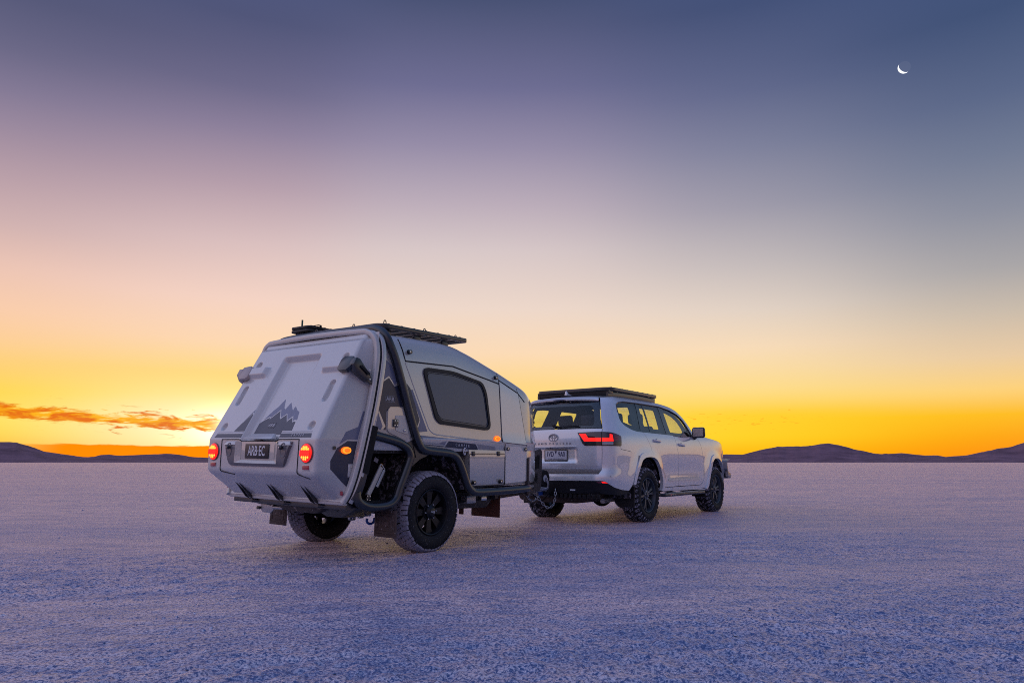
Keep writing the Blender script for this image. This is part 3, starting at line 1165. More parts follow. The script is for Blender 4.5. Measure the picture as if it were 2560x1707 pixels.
    for ri_, (rx, ph) in enumerate(rows):
        for k in range(nb):
            a0 = 2 * math.pi * (k + ph) / nb + rg.uniform(-.01, .01)
            if style == 'trailer':
                edge = abs(rx) > .9
                block(rx * (hw - .034) + rg.uniform(-.003, .003), a0, .032 if edge else .029, math.pi / nb * (.85 if edge else .85), .0, skew=rg.uniform(-.3, .3), rect=edge)
            else:
                edge = abs(rx) > .9
                if abs(rx) > .4 and not edge and k % 2:
                    continue
                block(rx * (hw - .036) + rg.uniform(-.003, .003), a0, .040 if edge else .030, math.pi / nb * (.62 if edge else .75), .002, skew=(.9 if rx < 0 else -.9) * (0.3 if edge else 1))
    mk('tread', V, F, M_trd if style == 'trailer' else M_trd2, w, smooth=30)
    # sidewall lugs that scallop the outer shoulder
    V, F = [], []
    for k in range(nb):
        a0 = 2 * math.pi * (k + .5) / nb
        wa = math.pi / nb * (.55 if k % 2 else .38)
        o = len(V)
        r0 = Rt - (.072 if k % 2 else .050)
        for s in (-1, 1):
            for (rr, x) in ((r0, hw + .005), (Rt - .052, hw - .001), (Rt - .036, hw - .010), (r0, hw - .02), (Rt - .052, hw - .02), (Rt - .04, hw - .03)):
                a = a0 + s * wa
                V.append((x, rr * math.cos(a), rr * math.sin(a)))
        for q in (0, 1):
            F.append((o + q, o + q + 1, o + 6 + q + 1, o + 6 + q))
        F += [(o, o + 6, o + 9, o + 3), (o, o + 3, o + 4, o + 1), (o + 1, o + 4, o + 5, o + 2), (o + 6, o + 7, o + 10, o + 9), (o + 7, o + 8, o + 11, o + 10), (o + 2, o + 5, o + 11, o + 8)]
    mk('sidewall_lugs', V, F, M_tyre, w, smooth=60)
    if style == 'trailer':
        lathe('centre_cap', [(hw - .060, .070), (hw - .030, .066), (hw - .020, .050), (hw - .012, .046), (hw - .008, .038), (hw - .006, 0)], M_rimb, w, 28, flip=True)
        for k in range(6):
            a = 2 * math.pi * k / 6 + .3
            n_ = lathe('wheel_nut', [(0, .008), (.018, .008), (.022, .005), (.022, 0)], M_chr, w, 8, flip=True)
            n_.location = (hw - .050, .074 * math.cos(a), .074 * math.sin(a))
        textm('cap_lettering', 'ARB', .030, frame((hw - .004, 0, 0), (0, 1, 0), (0, 0, 1)), M_wht, w, .0008)
    else:
        lathe('centre_cap', [(hw - .045, .034), (hw - .028, .033), (hw - .024, .028), (hw - .024, 0)], M_rimg, w, 22, flip=True)
        for k in range(6):
            a = 2 * math.pi * k / 6 + .85
            n_ = lathe('wheel_nut', [(0, .010), (.012, .010), (.016, .006), (.016, 0)], M_zinc, w, 8, flip=True)
            n_.location = (hw - .046, .058 * math.cos(a), .058 * math.sin(a))
    return w


# ================================================================== camper trailer
TR = bpy.data.objects.new('camper_trailer', None)
COL.objects.link(TR)
TR.empty_display_size = .3
T_TH = R(36.87)
ROLL = R(1.05)
# leans a little to its right; turned about its own long axis 0.4 m up
TR.rotation_euler = (Matrix.Rotation(-T_TH, 3, 'Z') @ Matrix.Rotation(ROLL, 3, 'Y')).to_euler()
_piv = Vector((-1.5312, 7.7797, .4))
TR.location = _piv - TR.rotation_euler.to_matrix() @ Vector((0, 0, .4))
tag(TR, 'grey off-road camper trailer with sloping rear hatch, hitched behind the white car', 'camper trailer')


def both(fn):
    for s in (1, -1):
        fn(s)


# ---------- rear hatch: one moulded shell
HP = [(-.800, 2.108), (-.846, 2.096), (-.856, 2.075), (-.868, 2.046), (-.915, 2.026), (-1.335, 1.222), (-1.395, 1.105), (-1.405, 1.085), (-1.405, .800), (-1.392, .768), (-1.360, .742), (-1.130, .560), (-1.105, .545)]
FY = np.array([(.50, -1.14), (.56, -1.115), (.66, -1.055), (.86, -.995), (1.15, -.930), (1.48, -.845), (1.90, -.800), (2.06, -.797), (2.2, -.80)])


def frame_y(z):
    return np.interp(z, FY[:, 0], FY[:, 1])


def dense(P, step):
    out = [P[0]]
    for a, b_ in zip(P[:-1], P[1:]):
        L = math.hypot(b_[0] - a[0], b_[1] - a[1])
        k = max(1, int(round(L / step)))
        out += [(a[0] + (b_[0] - a[0]) * t / k, a[1] + (b_[1] - a[1]) * t / k) for t in range(1, k + 1)]
    return np.array(out)


hp = dense(HP, .0085)
for _ in range(3):                                   # soften the creases a little
    hp[1:-1] = (hp[:-2] + 2 * hp[1:-1] + hp[2:]) / 4
sst = lambda t: np.clip(t, 0, 1) ** 2 * (3 - 2 * np.clip(t, 0, 1))


def hatch_w(z):
    return np.interp(z, [.55, .80, 1.09, 2.03, 2.1], [.80, .855, .862, .818, .80])


xu = np.concatenate([np.arange(-1, 1.0001, 1 / 100.)])


def relief_hatch(x, z):
    """depth of the mouldings, + is outwards"""
    d_ = np.zeros_like(x)
    ax = np.abs(x)
    on = (z > 1.075) & (z < 2.03)
    # wide channel down the middle, open at the bottom
    tx = np.clip((.303 - ax) / .050, 0, 1)
    tz = np.clip((1.927 - z) / .038, 0, 1)
    d_ -= .055 * tx * tz * on
    # round and slotted finger dents
    for zc in (1.86, 1.207):
        q = np.hypot((ax - .69) / 1.0, (z - zc) / .886)
        d_ -= .034 * np.clip((.045 - q) / .018, 0, 1) * on
    q = np.hypot(ax - .69, np.maximum(np.abs(z - 1.53) - .070, 0) / .886)
    d_ -= .036 * np.clip((.040 - q) / .018, 0, 1) * on
    # raised arms under the hinges
    q = np.clip((z - 1.706) / .034, 0, 1) * np.clip((1.824 - z) / .012, 0, 1) * np.clip((ax - .435) / .045, 0, 1)
    d_ += .042 * q * on
    # lamp pods stand clear of the lower door
    return d_


rows = []
zz_ = hp[:, 1]
tn = np.gradient(hp, axis=0)
tn /= np.linalg.norm(tn, axis=1)[:, None]
nrm = np.stack([tn[:, 1], -tn[:, 0]], -1)
nrm[nrm[:, 0] > 0] *= -1
for i, (yc, zc) in enumerate(hp):
    w = float(hatch_w(zc))
    yf = float(frame_y(zc))
    yc = min(yc, yf - .004)
    x = xu * (w - .035)
    dpt = relief_hatch(x, np.full_like(x, zc))
    mid = np.stack([x, yc + nrm[i, 0] * dpt, zc + nrm[i, 1] * dpt], -1)
    # rounded shoulder then the side facet running forward to the frame
    arc = []
    for k in range(1, 7):
        a = R(80) * k / 6
        arc.append((w - .035 + .04 * math.sin(a), min(yc + .04 * (1 - math.cos(a)), yf), zc))
    xe = arc[-1][0]
    fac = []
    for k in range(1, 9):
        t = k / 8
        xx = xe + (.900 - xe) * t
        yy = arc[-1][1] + (yf - arc[-1][1]) * t
        if k == 8:
            xx = .912
        fac.append((xx, yy, zc))
    right = np.array(arc + fac)
    left = right[::-1] * np.array([-1, 1, 1])
    rows.append(np.vstack([left, mid, right]))
HA = np.array(rows)
V, F = grid_vf(HA)
hatch = mk_np('rear_hatch', V, F[:, ::-1], M_hatch, TR, smooth=48)


def slope_y(z, dep=0.0):
    return -1.342 + (z - 1.207) * .524


def hslope(dep):
    """surface of the sloping face, dep metres above (+) or below it"""
    def f(x, z):
        return x, slope_y(z) - .886 * dep, z + .464 * dep
    return f


def decal(name, poly, dep, m, step=.06):
    return panel(name, poly, hslope(dep), m, hatch, step=step, thick=.003, lift=.002)


# mountain decals: left of the channel, on its floor, right of it
decal('mountain_decal', [(-.475, 1.162), (-.420, 1.235), (-.385, 1.265), (-.318, 1.335), (-.305, 1.318), (-.305, 1.162)], .0, M_dk1)
decal('mountain_decal', [(-.398, 1.262), (-.335, 1.345), (-.307, 1.372), (-.307, 1.340), (-.318, 1.350)], .0, M_dk2)
decal('mountain_decal', [(-.215, 1.155), (-.215, 1.262), (-.159, 1.294), (-.095, 1.318), (-.087, 1.300), (.021, 1.382), (.062, 1.318), (.085, 1.300), (.150, 1.342), (.212, 1.268), (.212, 1.155)], -.055, M_dk1)
decal('mountain_decal', [(-.175, 1.300), (-.09, 1.390), (-.045, 1.425), (.008, 1.500), (.055, 1.412), (.085, 1.395), (.125, 1.462), (.190, 1.400), (.212, 1.385), (.212, 1.285), (.150, 1.357), (.085, 1.318), (.064, 1.335), (.021, 1.400), (-.085, 1.316), (-.094, 1.334)], -.055, M_dk2)
decal('mountain_decal', [(.306, 1.162), (.306, 1.250), (.352, 1.282), (.385, 1.235), (.405, 1.245), (.432, 1.240), (.440, 1.162)], .0, M_dk1)
decal('mountain_decal', [(.306, 1.270), (.306, 1.375), (.320, 1.388), (.368, 1.352), (.412, 1.335), (.440, 1.258), (.405, 1.262), (.386, 1.254), (.352, 1.302)], .0, M_dk2)
for sx in (-1, 1):
    a_, b_ = (.307, .745) if sx > 0 else (-.745, -.307)
    decal('stripe_decal', [(a_, 1.100), (b_ + (.02 if sx > 0 else 0), 1.100), (b_, 1.136), (a_ + (.02 if sx < 0 else 0), 1.136)] if sx > 0 else [(a_ - .02, 1.100), (b_, 1.100), (b_, 1.136), (a_, 1.136)], .0, M_dk1)
    decal('stripe_decal', [(a_, 1.149), (b_, 1.149), (b_, 1.153), (a_, 1.153)], .0, M_dk2)
textm('hatch_lettering', 'CAMPER', .030, frame((.565, slope_y(1.118) - .0045, 1.118 + .002), (1, 0, 0), (0, .464, .886)), M_wht, hatch, .0006, space=1.9)
textm('hatch_lettering', 'EARTH', .030, frame((-.50, slope_y(1.118) - .0045, 1.118 + .002), (1, 0, 0), (0, .464, .886)), M_dk2, hatch, .0006, space=1.9) if False else None


def badge(parent, M, w, h, m, name='badge'):
    """rounded outline with the three letters in it"""
    out = rrect(w, h, h * .28, 4)
    inn = rrect(w - h * .16, h - h * .16, h * .24, 4)
    V, F = [], []
    for (a, b__) in out:
        V.append(M @ Vector((a, b__, .0012)))
    for (a, b__) in inn:
        V.append(M @ Vector((a, b__, .0012)))
    n_ = len(out)
    F = [(k, (k + 1) % n_, n_ + (k + 1) % n_, n_ + k) for k in range(n_)]
    bm_ = bmesh.new()
    vs = [bm_.verts.new(v) for v in V]
    for f in F:
        bm_.faces.new([vs[i] for i in f])
    bmesh.ops.solidify(bm_, geom=bm_.faces[:], thickness=.001)
    o = from_bm(name, bm_, m, parent, smooth=None)
    textm('badge_lettering', 'ARB', h * .80, M @ Matrix.Translation((0, -h * .01, .001)), m, parent, .0006, sx=1.12, bold=h * .018)
    return o


badge(hatch, frame((.005, slope_y(1.243) + .0487 - .004, 1.243 - .0255), (1, 0, 0), (0, .464, .886)), .115, .060, M_dk3)

# lower door in the hatch: seam lines, trim, plate recess, knobs
yv = -1.4065
for path in ([(-.610, yv, 1.083), (-.607, yv, .79), (-.585, yv + .004, .775), (-.40, -1.375, .752)], [(.610, yv, 1.083), (.607, yv, .79), (.63, yv + .004, .775), (.74, -1.36, .742)], [(-.610, yv, 1.083), (-.31, yv, 1.083), (-.27, yv, 1.064), (.27, yv, 1.064), (.31, yv, 1.083), (.610, yv, 1.083)]):
    tube('door_seam', fillet(path, .02, 4), .0045, M_seam, hatch, 6)
M_trim = mat('grey_trim_moulding', (.155, .145, .155), .40, var=.08, coat=.2)
trim = panel('plate_surround', [(-.525, 1.062), (-.50, 1.012), (-.432, .852), (-.405, .836), (.405, .836), (.432, .852), (.50, 1.012), (.525, 1.062), (.335, 1.062), (.335, .862), (-.335, .862), (-.335, 1.062)],
             lambda x, z: (x, np.full_like(x, -1.436) + .022 * np.clip((.87 - z) / .04, 0, 1) + .02 * np.clip((z - 1.02) / .04, 0, 1), z), [M_trim, M_seam], hatch, step=.05, thick=.034)
prism('plate_recess', [(-.334, .862), (.334, .862), (.334, 1.061), (-.334, 1.061)], lambda a, b_, t: (a * (1 - .16 * (1 - t)), -1.409 - .026 * t * 0 - t * .0001 - .0005, b_) if t == 0 else (a, -1.4105, b_), M_body, hatch)
for s in (-1, 1):
    V, F = [], []
    # sloping cheeks and sill of the recess
    q = [(.334 * s, -1.435, .864), (.334 * s, -1.435, 1.060), (.262 * s, -1.412, 1.060), (.262 * s, -1.412, .890)]
    mk('recess_cheek', q + [(.30 * s, -1.4108, .95)], [(0, 1, 2, 3) if s < 0 else (3, 2, 1, 0)], M_body, hatch)
mk('recess_sill', [(-.334, -1.435, .8625), (.334, -1.435, .8625), (.262, -1.412, .892), (-.262, -1.412, .892)], [(0, 1, 2, 3)], M_frame, hatch)
pl = box('number_plate', (0.0, -1.4165, .973), (.372, .006, .134), M_plate_b, hatch, .003)
textm('plate_lettering', 'ARB·EC', .128, frame((0, -1.4205, .972), (1, 0, 0), (0, 0, 1)), M_wht, pl, .001, sx=.62, bold=.0015, space=1.04)
# ledge over the plate at the foot of the channel
prism('plate_lamp_housing', [(-.235, 1.085), (.235, 1.085), (.19, 1.135), (-.19, 1.135)], lambda a, b_, t: (a, slope_y(b_) + .03 - .058 * t * (1 - .7 * max(0, (b_ - 1.09) / .05)), b_), M_hatch, hatch, .006)
box('plate_lamp', (.0, -1.399, 1.077), (.09, .030, .010), M_blk, hatch, .002)
for s in (-1, 1):
    dish = lathe('knob_dish', [(0, .0), (.002, .036), (.008, .041), (.008, .044), (0, .046)], M_trim, hatch, 24)
    dish.rotation_euler = (0, 0, R(-90))
    dish.scale = (1, 1, 1.45)
    dish.location = (.428 * s, -1.432, .985)
    k_ = lathe('door_knob', [(0, .012), (.012, .012), (.014, .020), (.030, .019), (.036, .012), (.036, 0)], M_blk, hatch, 14, flip=True)
    k_.rotation_euler = (0, 0, R(-90))
    k_.location = (.418 * s, -1.436, 1.008)
    pin = lathe('knob_insert', [(0, .007), (.003, .007), (.004, 0)], M_chr, k_, 10, flip=True)
    pin.location = (.037, 0, 0)
    prism('knob_cowl', [(.335 * s, 1.030), (.335 * s, 1.066), (.500 * s, 1.066), (.522 * s, 1.030)], lambda a, b_, t: (a, -1.413 - .026 * t * (1 - max(0, (b_ - 1.035) / .04)), b_), M_hatch, hatch, .004)

# tail lamps, reflectors
for s in (-1, 1):
    lp = lathe('tail_lamp', [(0, .080), (.012, .080), (.020, .074), (.024, .060), (.026, .0)], E_red, hatch, 36, flip=True)
    lp.rotation_euler = (0, 0, R(-90))
    lp.location = (.731 * s, -1.404, .964)
    rg_ = lathe('lamp_bezel', [(-.004, .088), (.010, .087), (.014, .080), (.004, .079)], M_red, lp, 36, flip=True)
    band = panel('lamp_band', [(-.066, -.026), (.066, -.026), (.066, .022), (-.066, .022)], lambda u, v: (np.full_like(u, .0262), -u, v), E_red, lp, .03, .004)
    pts = [(a, .050) for a in (-.022, 0, .022)] + [(a, .034) for a in (-.044, -.022, 0, .022, .044)] + [(a, -.036) for a in (-.040, -.013, .013, .040)] + [(a, -.052) for a in (-.014, .014)]
    for (a, b_) in pts:
        l_ = lathe('led', [(0, .0105), (.003, .0105), (.006, .006), (.006, 0)], E_led, lp, 8, flip=True)
        l_.location = (.0235, a, b_)
    box('reflector', (.731 * s, -1.408, .839), (.088, .012, .038), M_refl, hatch, .003)
    box('reflector_mount', (.731 * s, -1.404, .838), (.108, .008, .056), M_hatch, hatch, .003)
    box('low_reflector', (.856 * s, -1.118, .618), (.086, .014, .036), M_refl, hatch, .003, rot=(R(-20 * s), 'Z'))

# dark panel and amber marker on each side facet of the hatch
def side_facet(y, z):
    yc = np.interp(z, hp[::-1, 1], hp[::-1, 0])
    w = hatch_w(z)
    yf = frame_y(z)
    a = R(80)
    x0 = w - .035 + .04 * math.sin(a)
    y0 = yc + .04 * (1 - math.cos(a))
    t = np.clip((y - y0) / np.maximum(yf - y0, .01), 0, 1)
    return x0 + (.900 - x0) * t, y, z


for s in (1, -1):
    panel('facet_decal', [(-.975, 1.075), (-1.095, 1.075), (-1.200, 1.012), (-1.262, .900), (-1.258, .828), (-1.080, .672), (-1.045, .74), (-1.005, .90)][::-1], side_facet, M_dk1, hatch, .04, .003, mirror=s < 0, lift=.002)
    panel('facet_decal', [(-.970, 1.090), (-.905, 1.345), (-.935, 1.350), (-.985, 1.205), (-1.115, 1.155), (-1.180, 1.045), (-1.095, 1.090)], side_facet, M_dk2, hatch, .04, .003, mirror=s < 0, lift=.002)
    panel('facet_decal', [(-.972, 1.098), (-.888, 1.40), (-.870, 1.395), (-.935, 1.100)][::-1], side_facet, M_dk1, hatch, .04, .003, mirror=s < 0, lift=.0045)
    mkr = lathe('marker_lamp', [(0, .068), (.008, .068), (.016, .056), (.018, .0)], E_amb, hatch, 30, flip=True)
    mkr.scale = (1, 1, .48)
    mkr.location = (.884 * s, -1.106, .992)
    mkr.rotation_euler = (0, 0, R(10) if s > 0 else R(170))
    lathe('marker_ring', [(.012, .060), (.017, .058), (.0195, .050), (.019, .040)], E_ambr, mkr, 30, flip=True)
    bz = box('catch_plate', (.898 * s, -1.055, .815), (.010, .055, .115), M_frame, hatch, .004)
    for dz in (-.03, .03):
        n_ = lathe('screw', [(0, .008), (.005, .008), (.006, 0)], M_chr, bz, 8, flip=True)
        n_.location = (.904 * s, -1.055, .815 + dz)
        n_.rotation_euler = (0, 0, 0 if s > 0 else math.pi)
    kn = lathe('side_stud', [(0, .012), (.014, .012), (.016, .017), (.022, .016), (.022, 0)], M_blk, hatch, 12, flip=True)
    kn.location = (.868 * s, -1.235, 1.012)
    kn.rotation_euler = (0, 0, 0 if s > 0 else math.pi)

# top hinges of the hatch: light arm, black knuckle wrapping the corner
for s in (1, -1):
    yk = slope_y(1.755)
    m_ = M_blk if s > 0 else mat('pale_knuckle', (.50, .42, .38), .4, var=.1)
    prism('hinge_knuckle', [(.715, 1.715), (.715, 1.800), (.748, 1.836), (.868, 1.828), (.895, 1.79), (.895, 1.735), (.85, 1.695), (.745, 1.695)], lambda a, b_, t, s=s: (a * s, slope_y(b_) - .010 - .034 * t, b_ + .020 * t), m_, hatch, .004)
    prism('hinge_arm', [(-1.105, 1.765), (-1.075, 1.828), (-1.035, 1.822), (-.905, 1.690), (-.878, 1.625), (-.935, 1.618), (-1.075, 1.700)], lambda a, b_, t, s=s: ((.868 + .064 * t) * s, a, b_), m_, hatch, .004)
    prism('hinge_slot', [(-1.03, 1.745), (-1.02, 1.765), (-.915, 1.695), (-.925, 1.675)], lambda a, b_, t, s=s: ((.940 + .008 * t) * s, a, b_), M_seam, hatch)
    for (y_, z_) in ((-.935, 1.725), (-.925, 1.64)):
        n_ = lathe('screw', [(0, .009), (.006, .009), (.008, 0)], M_chr, hatch, 8, flip=True)
        n_.location = (.95 * s, y_, z_)
        n_.rotation_euler = (0, 0, 0 if s > 0 else math.pi)
    prism('hinge_plate', [(-.955, 1.66), (-.88, 1.61), (-.868, 1.585), (-.945, 1.615)], lambda a, b_, t, s=s: ((.925 + .012 * t) * s, a, b_), m_, hatch, .002)

# three brackets with lightening holes under the hatch
for xh in (-.513, 0.0, .513):
    bm = bmesh.new()
    out = [(-1.295, .700), (-1.255, .700), (-1.115, .622), (-1.085, .575), (-1.060, .500), (-1.100, .505), (-1.150, .530)]
    for dx in (-.028, .028):
        lo = [bm.verts.new((xh + dx - .004, a, b_)) for a, b_ in out]
        hi = [bm.verts.new((xh + dx + .004, a, b_)) for a, b_ in out]
        bm.faces.new(lo)
        bm.faces.new(hi[::-1])
        for i in range(len(out)):
            j = (i + 1) % len(out)
            bm.faces.new((lo[j], lo[i], hi[i], hi[j]))
    bm_box(bm, (xh, -1.20, .672), (.10, .19, .006), (R(29), 'X') if False else Matrix.Rotation(R(-30), 4, 'X'))
    bm_box(bm, (xh, -1.045, .515), (.09, .10, .06))
    bmesh.ops.recalc_face_normals(bm, faces=bm.faces)
    br = from_bm('hatch_bracket', bm, M_blk, TR)
    for (yy, zz2, rr) in ((-1.205, .653, .011), (-1.172, .628, .014), (-1.130, .594, .020)):
        h_ = lathe('bracket_hole', [(0, rr), (.003, rr), (.003, 0)], M_frame, br, 14, flip=True)
        h_.location = (xh + .033, yy, zz2)
    tube('bracket_pin', [(xh - .06, -1.06, .49), (xh + .10, -1.04, .487)], .011, M_blk, br, 8)
    tube('bracket_linkage', [(xh + .02, -1.10, .49), (xh + .09, -1.02, .485), (xh + .16, -.98, .455)], .016, M_blk, br, 8)

# ---------- grey frame round the hatch, seal, body rim
def loop_path(dy, dx=0.0, dz=0.0):
    P = [(.885 + dx, -1.095 + dy, .535), (.912 + dx, -1.062 + dy, .62), (.924 + dx, -1.005 + dy, .80), (.930 + dx, -.935 + dy, 1.10), (.930 + dx, -.862 + dy, 1.45), (.922 + dx, -.806 + dy, 1.80), (.905 + dx, -.795 + dy, 1.96), (.870 + dx, -.800 + dy, 2.055 + dz), (.795 + dx * .5, -.808 + dy, 2.105 + dz), (.66, -.815 + dy, 2.122 + dz), (0, -.828 + dy, 2.132 + dz)]
    P = P + [(-x, y, z) for x, y, z in P[-2::-1]]
    return catmull(P, 5)


bar('hatch_frame', loop_path(-.022), rrect(.055, .050, .016), M_frame, TR, up=(0, 1, 0))
bar('hatch_seal', loop_path(.016, -.004, -.004), rrect(.042, .03, .010), M_seam, TR, up=(0, 1, 0))
bar('body_rim', loop_path(.056, .0, .0), rrect(.050, .060, .016), M_body, TR, up=(0, 1, 0))
bar('hatch_sill', [(-.885, -1.085, .548), (0, -1.092, .548), (.885, -1.085, .548)], rrect(.05, .075, .014), M_frame, TR, up=(0, 0, 1))
bar('rear_bumper_beam', [(-.87, -1.02, .495), (.87, -1.02, .495)], rrect(.09, .06, .01), M_blk, TR, up=(0, 0, 1))

# ---------- body: upper shell and lower lockers
def roof_z(y):
    return np.interp(y, [-.85, -.3, .22, .42, .65, .95, 1.16, 1.45, 1.70, 1.90, 2.06, 2.16, 2.24, 2.32, 2.40], [2.118, 2.135, 2.142, 2.125, 2.072, 1.985, 1.925, 1.830, 1.745, 1.655, 1.565, 1.48, 1.38, 1.26, 1.12])


def half_w(y):
    return np.interp(y, [-2, 1.60, 1.72, 1.86, 2.0, 2.12, 2.22, 2.30, 2.36, 2.40], [.900, .900, .884, .838, .765, .675, .575, .465, .335, .19])


def sec_up(y):
    zr, w = float(roof_z(y)), float(half_w(y))
    zs = min(1.875 + .02 * min(1, max(0, (y + .4) / .7)), zr - .20)           # shoulder seam
    if y > .3:
        zs = min(zs, float(np.interp(y, [.3, 1.11, 1.5, 2.4], [1.894, 1.778, 1.66, 1.10])))
    zs = max(zs, 1.105)
    k = min(1.0, (zr - 1.0) / 1.1)
    pts = [(0, 1.0), (w - .02, 1.0), (w - .006, 1.06), (w, 1.10), (w, 1.118), (w - .010, 1.135)]
    for t in (.25, .5, .75, 1.0):
        pts.append((w - .010 - .030 * t * k, 1.135 + (zs - 1.135) * t if zs > 1.14 else 1.135 + .002 * t))
    wr, ws = (w - .125 * k - .02), w - .040 * k
    dz = zr - zs
    for t, fx, fz in ((.3, .14, .42), (.55, .34, .72), (.72, .52, .87), (.86, .72, .95), (1, 1, 1.0)):
        pts.append((ws + (wr - ws) * fx, zs + dz * fz))
    pts.append((wr * .6, zr + .014 * k))
    pts.append((0, zr + .022 * k))
    return pts


ysx = np.concatenate([np.linspace(-.80, .2, 12), np.linspace(.26, 1.15, 14), np.linspace(1.21, 2.0, 16), np.linspace(2.03, 2.405, 18)])
A = []
for y in ysx:
    S_ = sec_up(y)
    A.append([(x, y, z) for x, z in S_] + [(-x, y, z) for x, z in S_[-2:0:-1]])
A = np.array(A)
V, F = grid_vf(np.concatenate([A, A[:, :1]], 1))
F = [tuple(f) for f in F]
n_ = A.shape[1] + 1
F += [tuple(range(n_ - 1))[::-1][::-1], tuple((len(ysx) - 1) * n_ + k for k in range(n_ - 1))[::-1]]
bmh = bmesh.new()
vs = [bmh.verts.new(v) for v in V]
for f in F:
    try:
        bmh.faces.new([vs[i] for i in f])
    except ValueError:
        pass
bmesh.ops.remove_doubles(bmh, verts=bmh.verts, dist=1e-5)
bmesh.ops.recalc_face_normals(bmh, faces=bmh.faces)
shell = from_bm('upper_shell', bmh, M_body, TR, smooth=28)


def sec_lo(y):
    w = float(half_w(y)) - .002
    zb = float(np.interp(y, [.5, 1.9, 2.3], [.612, .63, .70]))
    return [(0, zb), (w - .05, zb), (w - .012, zb + .015), (w, zb + .05), (w, .98), (w - .004, 1.02), (0, 1.02)]


ysl = np.concatenate([[.575, .60], np.linspace(.7, 2.0, 12), np.linspace(2.05, 2.34, 9)])
A = []
for y in ysl:
    S_ = sec_lo(y)
    A.append([(x, y, z) for x, z in S_] + [(-x, y, z) for x, z in S_[-2:0:-1]])
A = np.array(A)
V, F = grid_vf(np.concatenate([A, A[:, :1]], 1))
bmh = bmesh.new()
vs = [bmh.verts.new(v) for v in V]
for f in F:
    bmh.faces.new([vs[i] for i in f])
n_ = A.shape[1] + 1
bmh.faces.new([vs[k] for k in range(n_ - 1)])
bmh.faces.new([vs[(len(ysl) - 1) * n_ + k] for k in range(n_ - 1)])
bmesh.ops.remove_doubles(bmh, verts=bmh.verts, dist=1e-5)
bmesh.ops.recalc_face_normals(bmh, faces=bmh.faces)
lower = from_bm('locker_body', bmh, M_body, TR, smooth=30)


def side_x(y, z):
    """outer surface of the upper side at (y, z)"""
    out = []
    for yy, z1 in zip(np.atleast_1d(y), np.atleast_1d(z)):
        S_ = sec_up(float(yy))[1:]
        out.append(np.interp(z1, [p[1] for p in S_], [p[0] for p in S_]) if z1 > 1.0 else float(half_w(yy)) - .002)
    return np.array(out)


def smap(dx=0.0):
    def f(y, z):
        return side_x(y, z) + dx, y, z
    return f


def seam(path, parent, r_=.005, s=1):
    P = [(s * (float(side_x(y, z)[0]) - .001), y, z) for y, z in path]
    return tube('panel_seam', P, r_, M_seam, parent, 6)


def lin2(a, b_, n=10):
    return [(a[0] + (b_[0] - a[0]) * t / n, a[1] + (b_[1] - a[1]) * t / n) for t in range(n + 1)]


